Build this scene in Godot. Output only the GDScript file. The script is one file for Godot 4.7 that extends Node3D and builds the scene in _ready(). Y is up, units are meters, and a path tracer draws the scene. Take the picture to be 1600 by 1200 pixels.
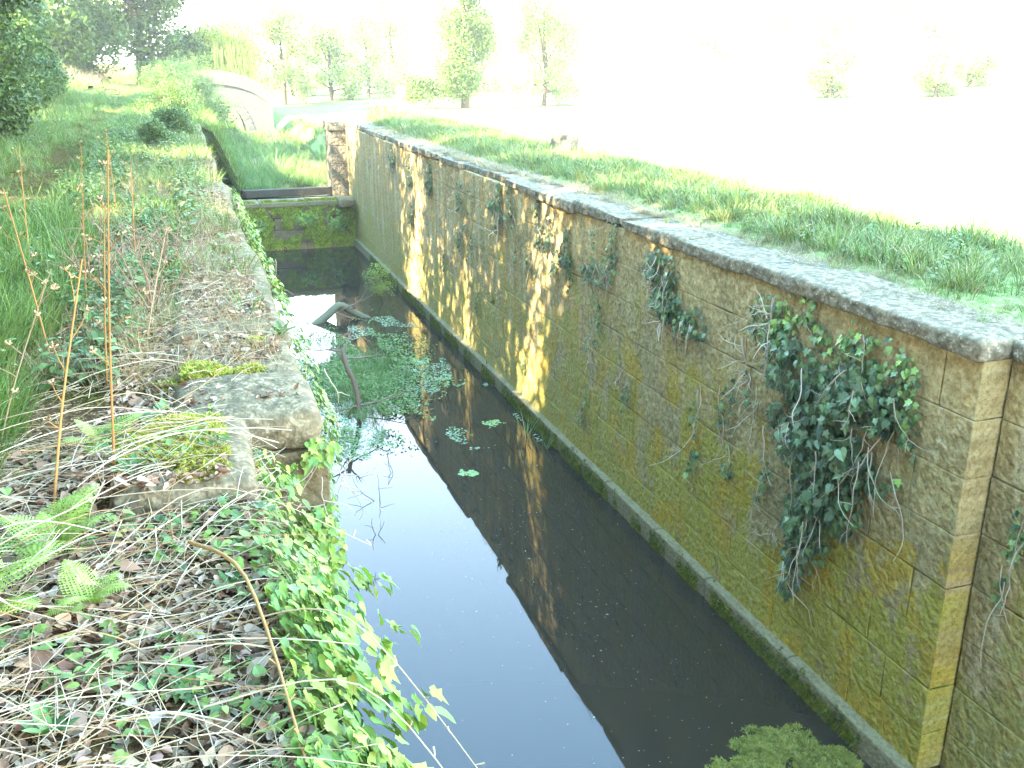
extends Node3D
# A disused canal lock: the camera stands on the towpath side and looks along the chamber.
# y = 0 is the top of the coping, -z runs along the lock, x = 0 is under the camera.

const WATER_Y := -3.65
const FACE_R := 4.87      # chamber face of the wall across the water
const RECESS_R := 5.09    # back of its gate recess
const FACE_L := 0.57      # chamber face of the towpath wall
const RECESS_L := 0.15    # back of its gate recess
const CORNER_R := -4.65
const CORNER_L := -4.78
const SILL_Z := -29.4

var rng := RandomNumberGenerator.new()
var nz := FastNoiseLite.new()
var M := {}
var used := {}

# ------------------------------------------------------------------ mesh collecting
class MB:
	var v := PackedVector3Array()
	var n := PackedVector3Array()
	var c := PackedColorArray()
	var u := PackedVector2Array()
	var u2 := PackedVector2Array()
	var ix := PackedInt32Array()

	func vert(p: Vector3, col := Color.WHITE) -> int:
		v.append(p)
		c.append(col)
		return v.size() - 1

	func tri(a: Vector3, b: Vector3, d: Vector3, col := Color.WHITE) -> void:
		var i := v.size()
		v.append(a); v.append(b); v.append(d)
		c.append(col); c.append(col); c.append(col)
		ix.append(i); ix.append(i + 1); ix.append(i + 2)

	func quad(a: Vector3, b: Vector3, d: Vector3, e: Vector3, col := Color.WHITE) -> void:
		var i := v.size()
		v.append(a); v.append(b); v.append(d); v.append(e)
		for k in 4:
			c.append(col)
		ix.append(i); ix.append(i + 1); ix.append(i + 2)
		ix.append(i); ix.append(i + 2); ix.append(i + 3)

	# a smooth tube along points; needs every other piece in the same mesh to be a tube as well
	func tube(pts: PackedVector3Array, radii: PackedFloat32Array, sides := 6, col := Color.WHITE, col2 := Color(-1, 0, 0)) -> void:
		var first := v.size()
		var m := pts.size()
		var side := Vector3.UP
		for i in m:
			var t := (pts[mini(i + 1, m - 1)] - pts[maxi(i - 1, 0)]).normalized()
			if t.length_squared() < 0.5:
				t = Vector3.UP
			if i == 0:
				side = t.cross(Vector3(0.31, 0.17, 0.93)).normalized()
			side = (side - t * side.dot(t)).normalized()
			var up := t.cross(side)
			for k in sides:
				var a := TAU * k / sides
				var d := side * cos(a) + up * sin(a)
				v.append(pts[i] + d * radii[i])
				n.append(d)
				c.append(col if col2.r < 0.0 else col.lerp(col2, float(i) / (m - 1)))
		for i in m - 1:
			for k in sides:
				var a := first + i * sides + k
				var b := first + i * sides + (k + 1) % sides
				ix.append(a); ix.append(a + sides); ix.append(b)
				ix.append(b); ix.append(a + sides); ix.append(b + sides)
		for e in [0, m - 1]:
			var mid := v.size()
			var dirn: Vector3 = (pts[0] - pts[1]).normalized() if e == 0 else (pts[m - 1] - pts[m - 2]).normalized()
			v.append(pts[e] + dirn * radii[e] * 0.35)
			n.append(dirn)
			c.append(col if col2.r < 0.0 or e == 0 else col2)
			for k in sides:
				ix.append(mid); ix.append(first + e * sides + k); ix.append(first + e * sides + (k + 1) % sides)

	func smooth() -> void:
		# smooth normals shared by vertices in the same place
		var at := {}
		var own := PackedInt32Array()
		own.resize(v.size())
		var sums := PackedVector3Array()
		for i in v.size():
			var key := Vector3i((v[i] * 4000.0).round())
			if not at.has(key):
				at[key] = sums.size()
				sums.append(Vector3.ZERO)
			own[i] = at[key]
		for i in range(0, ix.size(), 3):
			var f := (v[ix[i + 2]] - v[ix[i]]).cross(v[ix[i + 1]] - v[ix[i]])
			for k in 3:
				sums[own[ix[i + k]]] += f
		n.resize(v.size())
		for i in v.size():
			n[i] = sums[own[i]].normalized()

	func mesh(mat: Material) -> ArrayMesh:
		var a := []
		a.resize(Mesh.ARRAY_MAX)
		a[Mesh.ARRAY_VERTEX] = v
		a[Mesh.ARRAY_INDEX] = ix
		if n.size() == v.size():
			a[Mesh.ARRAY_NORMAL] = n
		if c.size() == v.size():
			a[Mesh.ARRAY_COLOR] = c
		if u.size() == v.size():
			a[Mesh.ARRAY_TEX_UV] = u
		if u2.size() == v.size():
			a[Mesh.ARRAY_TEX_UV2] = u2
		var m := ArrayMesh.new()
		m.add_surface_from_arrays(Mesh.PRIMITIVE_TRIANGLES, a)
		m.surface_set_material(0, mat)
		return m

# ------------------------------------------------------------------ naming
func numbered(called: String) -> String:
	var k: int = used.get(called, -1) + 1
	used[called] = k
	return called if k == 0 else "%s_%03d" % [called, k]

func tag(o: Node, label: String, category := "", group := "", kind := "") -> void:
	if label: o.set_meta("label", label)
	if category: o.set_meta("category", category)
	if group: o.set_meta("group", group)
	if kind: o.set_meta("kind", kind)

func thing(called: String, label: String, category: String, at := Vector3.ZERO, group := "") -> Node3D:
	var o := Node3D.new()
	o.name = numbered(called)
	add_child(o)
	o.position = at
	tag(o, label, category, group)
	return o

func part(called: String, m: Mesh, parent: Node, at := Vector3.ZERO) -> MeshInstance3D:
	var o := MeshInstance3D.new()
	o.mesh = m
	o.name = numbered(called) if parent == self else called
	parent.add_child(o, true)
	o.position = at
	return o

func copies(called: String, m: Mesh, xf: Array, cols: Array, parent: Node, kind := "stuff") -> MultiMeshInstance3D:
	var mm := MultiMesh.new()
	mm.transform_format = MultiMesh.TRANSFORM_3D
	mm.use_colors = true
	mm.mesh = m
	mm.instance_count = xf.size()
	for i in xf.size():
		mm.set_instance_transform(i, xf[i])
		mm.set_instance_color(i, cols[i])
	var o := MultiMeshInstance3D.new()
	o.multimesh = mm
	o.name = numbered(called) if parent == self else called
	parent.add_child(o, true)
	if kind: o.set_meta("kind", kind)
	return o

# several mesh variants of one mass
func mass(called: String, label: String, category: String, variants: Array, xf: Array, cols: Array) -> Node3D:
	var o := thing(called, label, category)
	o.set_meta("kind", "stuff")
	var lists := []
	var tints := []
	for k in variants.size():
		lists.append([]); tints.append([])
	for i in xf.size():
		var k := rng.randi() % variants.size()
		lists[k].append(xf[i]); tints[k].append(cols[i])
	for k in variants.size():
		if lists[k].size():
			copies(category.replace(" ", "_") + "_clump", variants[k], lists[k], tints[k], o)
	return o

# ------------------------------------------------------------------ small helpers
func rr(a: float, b: float) -> float:
	return rng.randf_range(a, b)

func vary(c: Color, amount: float) -> Color:
	var k := 1.0 + rr(-amount, amount)
	return Color(c.r * k * (1.0 + rr(-amount, amount) * 0.35), c.g * k, c.b * k * (1.0 + rr(-amount, amount) * 0.35))

func pick(list: Array) -> Variant:
	return list[rng.randi() % list.size()]

func basis_up(normal: Vector3, turn: float) -> Basis:
	var y := normal.normalized()
	var x := y.cross(Vector3(0.2, 0.3, 0.93)).normalized()
	var z := x.cross(y)
	return Basis(x, y, z) * Basis(Vector3.UP, turn)

func curve(pts: Array, steps: int) -> PackedVector3Array:
	var cv := Curve3D.new()
	for i in pts.size():
		var a: Vector3 = pts[maxi(i - 1, 0)]
		var b: Vector3 = pts[mini(i + 1, pts.size() - 1)]
		var t := (b - a) / 6.0
		cv.add_point(pts[i], -t, t)
	var out := PackedVector3Array()
	for i in steps + 1:
		var f := float(i) / steps * (pts.size() - 1)
		out.append(cv.samplef(f))
	return out

func taper(m: int, r0: float, r1: float) -> PackedFloat32Array:
	var out := PackedFloat32Array()
	for i in m:
		out.append(lerpf(r0, r1, float(i) / (m - 1)))
	return out

func height(x: float, z: float) -> float:
	var bump := nz.get_noise_2d(x * 9.0, z * 9.0) * 0.05 + nz.get_noise_2d(x * 40.0, z * 40.0) * 0.012
	if x < 2.7:
		var y := 0.0
		y += smoothstep(-0.6, -1.6, x) * 0.06
		y += smoothstep(-3.2, -8.0, x) * 1.1
		y += smoothstep(-24.0, -60.0, z) * 0.25
		y -= 0.05 * exp(-pow((x + 2.2 - 0.25 * sin(z * 0.3)) / 0.35, 2.0))
		y += bump
		if x > RECESS_L - 0.5:
			y = minf(y, bump * 0.5) - 0.05
		if z < SILL_Z - 0.9:
			y = lerpf(y, -2.55, smoothstep(0.7, 2.0, x))
		return y
	var y2 := -0.05 + bump * 0.5 + smoothstep(5.25, 5.8, x) * 0.08
	y2 += nz.get_noise_2d(x * 3.0 + 50.0, z * 3.0) * 0.05 * smoothstep(5.3, 6.0, x)
	y2 -= smoothstep(7.2, 11.0, x) * 1.35
	y2 += nz.get_noise_2d(x * 0.6, z * 0.6) * 0.35 * smoothstep(9.0, 30.0, x)
	var far := x * 0.8 - z * 0.45
	y2 += smoothstep(45.0, 190.0, far) * 17.0 * smoothstep(20.0, 70.0, x)
	if z < SILL_Z - 0.9 and z > SILL_Z - 60.0:
		var edge := 5.3 + smoothstep(-31.5, -36.0, z) * 0.8
		y2 = lerpf(-2.55, lerpf(y2, -1.6, smoothstep(-33.0, -40.0, z) * smoothstep(16.0, 9.0, x)), smoothstep(edge - 0.6, edge + 0.7, x))
	return y2

# ------------------------------------------------------------------ textures and materials
func seamless(seed_: int, freq: float, size: int, octaves := 5, kind := FastNoiseLite.TYPE_SIMPLEX_SMOOTH) -> PackedByteArray:
	var f := FastNoiseLite.new()
	f.seed = seed_
	f.noise_type = kind
	f.frequency = freq
	f.fractal_octaves = octaves
	var im := f.get_seamless_image(size, size)
	im.convert(Image.FORMAT_L8)
	return im.get_data()

func tex(size_x: int, size_y: int, data: PackedByteArray, fmt := Image.FORMAT_RGB8) -> ImageTexture:
	return ImageTexture.create_from_image(Image.create_from_data(size_x, size_y, false, fmt, data))

# a mottled colour texture: three colours mixed by coarse and fine noise, and specks
func mottled(seed_: int, size: int, a: Color, b: Color, d: Color, speck: Color, speck_from: float, coarse := 0.012, fine := 0.09) -> ImageTexture:
	var n1 := seamless(seed_, coarse, size, 4)
	var n2 := seamless(seed_ + 1, fine, size, 3)
	var n3 := seamless(seed_ + 2, coarse * 3.2, size, 5)
	var out := PackedByteArray()
	out.resize(size * size * 3)
	for i in size * size:
		var f1 := n1[i] / 255.0
		var f2 := n2[i] / 255.0
		var f3 := n3[i] / 255.0
		var t := smoothstep(0.35, 0.65, f1 + (f2 - 0.5) * 0.4)
		var r := lerpf(a.r, b.r, t)
		var g := lerpf(a.g, b.g, t)
		var bl := lerpf(a.b, b.b, t)
		t = smoothstep(0.52, 0.68, f3 + (f2 - 0.5) * 0.35) * 0.8
		r = lerpf(r, d.r, t); g = lerpf(g, d.g, t); bl = lerpf(bl, d.b, t)
		t = smoothstep(speck_from, speck_from + 0.06, (1.0 - f3) * 0.6 + f2 * 0.4)
		r = lerpf(r, speck.r, t); g = lerpf(g, speck.g, t); bl = lerpf(bl, speck.b, t)
		var k := 0.86 + 0.28 * f2
		out[i * 3] = clampi(int(r * k * 255.0), 0, 255)
		out[i * 3 + 1] = clampi(int(g * k * 255.0), 0, 255)
		out[i * 3 + 2] = clampi(int(bl * k * 255.0), 0, 255)
	return tex(size, size, out)

func grey(seed_: int, size: int, freq: float, octaves := 5) -> ImageTexture:
	return tex(size, size, seamless(seed_, freq, size, octaves), Image.FORMAT_L8)

# the stains that water, moss and lichen left on the wall across the chamber, 26.5 m by 4 m
func wall_stains() -> ImageTexture:
	var w := 1536
	var h := 384
	var out := PackedByteArray()
	out.resize(w * h * 3)
	var f := FastNoiseLite.new()
	f.seed = 77
	f.fractal_octaves = 4
	f.frequency = 1.0
	for j in h:
		var y := 4.0 * j / h
		for i in w:
			var s := 26.5 * i / w          # metres from the near corner
			var streak := f.get_noise_2d(s * 1.9, y * 0.28)
			var streak2 := f.get_noise_2d(s * 2.9 + 300.0, y * 0.38 + 40.0)
			var streak3 := f.get_noise_2d(s * 5.2 + 800.0, y * 0.9 + 90.0)
			var blot := f.get_noise_2d(s * 0.9 + 100.0, y * 1.1 + 10.0)
			var fine := f.get_noise_2d(s * 9.0, y * 9.0 + 500.0)
			# bare stone
			var r := 0.64 + fine * 0.13 + blot * 0.09
			var g := 0.57 + fine * 0.12 + blot * 0.08
			var b := 0.40 + fine * 0.10 + blot * 0.05
			# warm run-off of rust and ochre, mostly past the first ten metres
			var along := smoothstep(3.0, 11.0, s + blot * 4.0)
			var t := smoothstep(-0.05, 0.40, streak + 0.12 * along - 0.05 + fine * 0.12) * (0.35 + 0.50 * along)
			r = lerpf(r, 0.68, t); g = lerpf(g, 0.56, t); b = lerpf(b, 0.36, t)
			# pale lime runs
			t = smoothstep(0.10, 0.50, streak2 + 0.05 * along) * (0.12 + 0.46 * along)
			r = lerpf(r, 0.74, t); g = lerpf(g, 0.69, t); b = lerpf(b, 0.56, t)
			t = smoothstep(0.25, 0.45, streak3) * 0.28 * along
			r = lerpf(r, 0.72, t); g = lerpf(g, 0.70, t); b = lerpf(b, 0.64, t)
			# grey algae film in broad runs
			t = smoothstep(0.05, 0.45, -streak2 + fine * 0.2 + blot * 0.2) * 0.30
			r = lerpf(r, 0.46, t); g = lerpf(g, 0.45, t); b = lerpf(b, 0.33, t)
			# olive moss and yellow lichen, thick towards the water
			var low := smoothstep(1.2, 3.2, y + blot * 1.6 + streak * 1.2)
			t = smoothstep(0.0, 0.55, low + fine * 0.5 + streak3 * 0.5 - 0.30) * 0.80
			r = lerpf(r, 0.59, t); g = lerpf(g, 0.56, t); b = lerpf(b, 0.21 + 0.10 * along, t)
			t = smoothstep(0.12, 0.34, f.get_noise_2d(s * 1.5 + 40.0, y * 1.1 + 70.0) + fine * 0.25) * smoothstep(0.8, 1.8, y)
			t *= 0.75 - 0.4 * along
			r = lerpf(r, 0.66, t); g = lerpf(g, 0.55, t); b = lerpf(b, 0.20 + 0.10 * along, t)
			# white crystals and grey lichen flecks
			t = smoothstep(0.34, 0.44, fine + streak3 * 0.3) * 0.35
			r = lerpf(r, 0.70, t); g = lerpf(g, 0.68, t); b = lerpf(b, 0.60, t)
			var o := (j * w + i) * 3
			out[o] = clampi(int(r * 255.0), 0, 255)
			out[o + 1] = clampi(int(g * 255.0), 0, 255)
			out[o + 2] = clampi(int(b * 255.0), 0, 255)
	return tex(w, h, out)

func mat(called: String, col: Color, rough := 0.9, spec := 0.3) -> StandardMaterial3D:
	var m := StandardMaterial3D.new()
	m.resource_name = called
	m.albedo_color = col
	m.roughness = rough
	m.metallic_specular = spec
	m.cull_mode = BaseMaterial3D.CULL_DISABLED
	M[called] = m
	return m

func leaf_mat(called: String, rough: float, spec: float, through: Color) -> StandardMaterial3D:
	var m := mat(called, Color.WHITE, rough, spec)
	m.vertex_color_use_as_albedo = true
	if through.r + through.g > 0.0:
		m.backlight_enabled = true
		m.backlight = through
	return m

func tri_map(m: StandardMaterial3D, scale: float, albedo: Texture2D, relief: Texture2D, depth: float) -> void:
	m.uv1_triplanar = true
	m.uv1_world_triplanar = true
	m.uv1_scale = Vector3.ONE * scale
	m.albedo_texture = albedo
	if relief:
		m.heightmap_enabled = true
		m.heightmap_texture = relief
		m.heightmap_scale = depth

func make_materials() -> void:
	var rough1 := grey(5, 512, 0.02, 6)
	var rough2 := grey(9, 512, 0.05, 5)
	var grain := mottled(21, 512, Color(1.0, 0.99, 0.96), Color(0.94, 0.92, 0.88), Color(0.83, 0.80, 0.74), Color(1, 1, 1), 0.66)
	var m := mat("wall_stone", Color(1, 1, 1), 0.92, 0.25)
	tri_map(m, 0.9, grain, rough1, 1.6)
	m.detail_enabled = true
	m.detail_blend_mode = BaseMaterial3D.BLEND_MODE_MUL
	m.detail_uv_layer = BaseMaterial3D.DETAIL_UV_2
	m.detail_albedo = wall_stains()
	var cop := mottled(31, 1024, Color(0.43, 0.415, 0.37), Color(0.49, 0.47, 0.41), Color(0.35, 0.34, 0.30), Color(0.57, 0.555, 0.50), 0.62, 0.005, 0.05)
	m = mat("coping_stone", Color(1.0, 0.955, 0.885), 0.95, 0.15)
	tri_map(m, 0.7, cop, rough1, 2.6)
	m = mat("worn_coping", Color(1.0, 0.93, 0.82), 0.95, 0.15)
	tri_map(m, 0.7, cop, rough1, 2.6)
	m = mat("brown_stone", Color(0.47, 0.42, 0.32), 0.95, 0.2)
	tri_map(m, 0.8, grain, rough1, 1.6)
	m = mat("plinth_stone", Color(0.49, 0.46, 0.35), 0.9, 0.25)
	tri_map(m, 0.8, grain, rough2, 1.2)
	mat("mortar", Color(0.24, 0.22, 0.17), 1.0, 0.1)
	var soil := mottled(41, 512, Color(0.30, 0.23, 0.16), Color(0.40, 0.31, 0.22), Color(0.22, 0.17, 0.12), Color(0.55, 0.46, 0.34), 0.64)
	m = mat("soil", Color(1, 1, 1), 1.0, 0.1)
	tri_map(m, 1.1, soil, rough2, 2.0)
	m.vertex_color_use_as_albedo = true
	var turf := mottled(51, 512, Color(0.44, 0.50, 0.28), Color(0.50, 0.55, 0.33), Color(0.38, 0.44, 0.24), Color(0.60, 0.60, 0.42), 0.64)
	m = mat("field_grass", Color(1, 1, 1), 1.0, 0.1)
	tri_map(m, 0.3, turf, rough2, 3.0)
	m = mat("water", Color(0.17, 0.146, 0.108), 0.02, 0.42)
	m = mat("upper_water", Color(0.16, 0.15, 0.12), 0.05, 0.36)
	leaf_mat("leaf", 0.55, 0.4, Color(0.55, 0.6, 0.35))
	leaf_mat("ivy_leaf", 0.38, 0.5, Color(0.2, 0.25, 0.12))
	leaf_mat("grass", 0.6, 0.35, Color(0.5, 0.55, 0.3))
	leaf_mat("dry", 0.85, 0.25, Color(0.25, 0.2, 0.12))
	leaf_mat("moss", 1.0, 0.1, Color(0.2, 0.2, 0.1))
	m = leaf_mat("tuft", 0.6, 0.35, Color(0.5, 0.55, 0.3))
	mat("pale_blue", Color(0.46, 0.54, 0.60), 0.7, 0.3)
	m = leaf_mat("stem", 0.85, 0.3, Color(0, 0, 0))
	m = mat("bark", Color(0.36, 0.31, 0.25), 0.95, 0.2)
	tri_map(m, 1.5, grain, rough2, 1.5)
	m = mat("old_timber", Color(0.30, 0.27, 0.23), 0.85, 0.3)
	tri_map(m, 1.2, grain, rough1, 1.0)
	m = mat("whitewash", Color(0.37, 0.365, 0.35), 0.9, 0.2)
	tri_map(m, 0.5, grain, rough2, 1.0)
	mat("rubber", Color(0.05, 0.05, 0.05), 0.9, 0.15)
	mat("black_paint", Color(0.08, 0.08, 0.09), 0.7, 0.3)
	mat("dull_metal", Color(0.16, 0.16, 0.17), 0.6, 0.4)

# ------------------------------------------------------------------ stone
func axis_cuts(half: float, r: float, n: int) -> PackedFloat32Array:
	var out := PackedFloat32Array([-half, -half + r * 0.35, -half + r])
	for i in range(1, n):
		out.append(lerpf(-half + r, half - r, float(i) / n))
	out.append_array(PackedFloat32Array([half - r, half - r * 0.35, half]))
	return out

# a rounded, uneven block; where tells the noise and the stain map its place
func stone(size: Vector3, r: float, rough: float, cell: float, where: Vector3, material: Material, stain_from := 0.0, warp := 0.0) -> ArrayMesh:
	var b := MB.new()
	var hs := size * 0.5
	var cuts := []
	for a in 3:
		cuts.append(axis_cuts(hs[a], r, maxi(1, int(round(size[a] / cell)))))
	var stained: bool = material == M.wall_stone
	for a in 3:
		var e := (a + 1) % 3
		var d := (a + 2) % 3
		for s in [-1.0, 1.0]:
			var ce: PackedFloat32Array = cuts[e]
			var cd: PackedFloat32Array = cuts[d]
			var first := b.v.size()
			for i in ce.size():
				for j in cd.size():
					var p := Vector3.ZERO
					p[a] = s * hs[a]; p[e] = ce[i]; p[d] = cd[j]
					var q := Vector3(clampf(p.x, -hs.x + r, hs.x - r), clampf(p.y, -hs.y + r, hs.y - r), clampf(p.z, -hs.z + r, hs.z - r))
					var dir := (p - q).normalized()
					var w := where + q
					p = q + dir * r
					var k := nz.get_noise_3d(w.x * 22.0, w.y * 22.0, w.z * 22.0) + 0.5 * nz.get_noise_3d(w.x * 70.0, w.y * 70.0, w.z * 70.0)
					p += dir * rough * k
					if warp > 0.0:
						p += dir * warp * nz.get_noise_3d(w.x * 5.0 + 30.0, w.y * 5.0, w.z * 5.0)
					b.v.append(p)
					if stained:
						b.u2.append(Vector2((CORNER_R - (where.z + p.z)) / 26.5, -(where.y + p.y) / 4.0))
						b.u.append(Vector2.ZERO)
			for i in ce.size() - 1:
				for j in cd.size() - 1:
					var o := first + i * cd.size() + j
					var t := [o, o + 1, o + cd.size() + 1, o + cd.size()]
					if s < 0.0:
						t = [o, o + cd.size(), o + cd.size() + 1, o + 1]
					b.ix.append(t[0]); b.ix.append(t[2]); b.ix.append(t[1])
					b.ix.append(t[0]); b.ix.append(t[3]); b.ix.append(t[2])
	b.smooth()
	return b.mesh(material)

# courses of blocks whose face lies in the plane x = face, looking along out (+1 or -1)
func courses(parent: Node3D, face: float, out: float, z0: float, z1: float, tops: Array, material: Material, depth: float, rough: float, lens: Array, cell := 0.16) -> void:
	for k in tops.size() - 1:
		var y1: float = tops[k]
		var y0: float = tops[k + 1]
		var z := z0
		var first := true
		while z > z1 + 0.05:
			var l := rr(lens[0], lens[1])
			if first:
				l = [0.34, 0.72, 0.48, 0.86][k % 4]
				first = false
			if z - l < z1 + 0.35:
				l = z - z1
			var gap := 0.006
			var size := Vector3(depth, y1 - y0 - gap, l - gap)
			var at := Vector3(face - out * depth * 0.5 + rr(-0.0035, 0.0035), (y0 + y1) * 0.5 + rr(-0.002, 0.002), z - l * 0.5)
			part("stone", stone(size, 0.011, rough, cell if z > -16.0 else cell * 1.8, at, material), parent, at)
			z -= l

func slab(size: Vector3, material: Material) -> Mesh:
	var m := BoxMesh.new()
	m.size = size
	m.material = material
	return m

# ------------------------------------------------------------------ the place
func _ready() -> void:
	rng.seed = 20240
	nz.seed = 11
	nz.frequency = 0.08
	nz.fractal_octaves = 3
	set_camera_and_light()
	make_materials()
	make_ground()
	make_water()
	make_walls()
	make_sill()
	make_bridge()
	make_plants_meshes()
	make_trees()
	make_wall_ivy()
	make_bank_across()
	make_towpath()
	make_foreground()
	make_in_water()
	make_bicycle()

func set_camera_and_light() -> void:
	var cam := Camera3D.new()
	cam.name = "camera"
	add_child(cam)
	cam.position = Vector3(0, 1.75, 0)
	cam.look_at_from_position(cam.position, cam.position + Vector3(0.30414506, -0.32121437, -0.89683728), Vector3.UP)
	cam.fov = 44.14
	cam.near = 0.05
	cam.far = 1500.0
	var sky := ProceduralSkyMaterial.new()
	sky.sky_top_color = Color(0.43, 0.605, 0.755)
	sky.sky_horizon_color = Color(1.0, 0.985, 0.94)
	sky.sky_curve = 0.21
	sky.ground_bottom_color = Color(0.30, 0.32, 0.22)
	sky.ground_horizon_color = Color(0.80, 0.84, 0.80)
	sky.sun_angle_max = 12.0
	var env := Environment.new()
	env.background_mode = Environment.BG_SKY
	env.sky = Sky.new()
	env.sky.sky_material = sky
	env.background_energy_multiplier = 1.0
	env.tonemap_mode = Environment.TONE_MAPPER_LINEAR
	env.tonemap_exposure = 21.5
	env.fog_enabled = true
	env.fog_density = 0.0008
	env.fog_light_color = Color(0.97, 1.0, 0.96)
	env.sdfgi_enabled = true
	env.ssao_enabled = true
	env.ssil_enabled = true
	var we := WorldEnvironment.new()
	we.name = "world_environment"
	we.environment = env
	add_child(we)
	var sun := DirectionalLight3D.new()
	sun.name = "sun"
	add_child(sun)
	sun.look_at_from_position(Vector3(-75, 60, 25), Vector3.ZERO, Vector3.UP)
	sun.light_energy = 1.15
	sun.light_angular_distance = 0.5
	sun.light_color = Color(1.0, 0.95, 0.84)
	sun.shadow_enabled = true

func sheet(called: String, xs: Array, zs: Array, keep: Callable, material: Material, tint: Callable) -> MeshInstance3D:
	var b := MB.new()
	for z in zs:
		for x in xs:
			var y := height(x, z)
			b.v.append(Vector3(x, y, z))
			var e := 0.15
			b.n.append(Vector3(height(x - e, z) - height(x + e, z), 2.0 * e, height(x, z - e) - height(x, z + e)).normalized())
			b.c.append(tint.call(x, z))
	var w := xs.size()
	for j in zs.size() - 1:
		for i in w - 1:
			if not keep.call((xs[i] + xs[i + 1]) * 0.5, (zs[j] + zs[j + 1]) * 0.5):
				continue
			var o := j * w + i
			b.ix.append_array(PackedInt32Array([o, o + w + 1, o + 1, o, o + w, o + w + 1]))
	var m := part(called, b.mesh(material), self)
	m.set_meta("kind", "structure")
	return m

func steps(marks: Array) -> Array:
	# [[from, step], ..., [to]] into a list of cuts
	var out := []
	for k in marks.size() - 1:
		var a: float = marks[k][0]
		var b: float = marks[k + 1][0]
		var n := maxi(1, int(round(absf(b - a) / marks[k][1])))
		for i in n:
			out.append(lerpf(a, b, float(i) / n))
	out.append(marks[-1][0])
	return out

func make_ground() -> void:
	var zs := steps([[40.0, 4.0], [4.0, 0.5], [-1.4, 0.08], [-4.78, 0.12], [-9.0, 0.3], [-20.0, 0.6], [-30.4, 0.6], [-45.0, 2.0], [-100.0, 20.0], [-400.0]])
	var xs := steps([[-300.0, 40.0], [-60.0, 6.0], [-12.0, 1.0], [-4.0, 0.3], [-1.2, 0.08], [0.14, 0.16], [0.3, 0.3], [2.7]])
	sheet("ground", xs, zs, func(x, z): return z < -30.4 or x < 0.14 or (x < 0.3 and z < CORNER_L), M.soil,
		func(x: float, z: float):
			var g := smoothstep(-0.1, 0.25, nz.get_noise_2d(x * 14.0 + 9.0, z * 14.0) + smoothstep(-5.0, -9.0, z) * 0.5 - 0.15)
			if x > -1.1 and z > -4.4: g *= 0.25
			return Color(1.1, 1.0, 0.9).lerp(Color(0.75, 1.15, 0.45), g))
	var zs2 := steps([[40.0, 4.0], [4.0, 1.0], [-4.0, 0.4], [-30.4, 0.6], [-45.0, 2.0], [-100.0, 10.0], [-400.0]])
	var xs2 := steps([[2.7, 0.6], [5.1, 0.3], [7.5, 0.5], [14.0, 3.0], [60.0, 12.0], [400.0]])
	var fld := sheet("field", xs2, zs2, func(x, z): return x > 5.1 or z < -30.4, M.field_grass, func(_x, _z): return Color.WHITE)
	fld.set_meta("kind", "structure")

func make_water() -> void:
	var p := PlaneMesh.new()
	p.size = Vector2(5.4, 44.0)
	p.material = M.water
	var w := part("lock_water", p, self, Vector3(2.6, WATER_Y, -29.3 + 22.0))
	tag(w, "still dark water mirroring sky and wall in the lock chamber", "water", "", "structure")
	var q := PlaneMesh.new()
	q.size = Vector2(8.0, 80.0)
	q.material = M.upper_water
	var w2 := part("upper_canal_water", q, self, Vector3(3.6, -2.24, -30.2 - 40.0))
	tag(w2, "shallow water in the overgrown canal above the sill", "water", "", "structure")

const TOPS := [-0.12, -0.545, -0.975, -1.41, -1.84, -2.27, -2.70, -3.10, -3.44]

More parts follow.
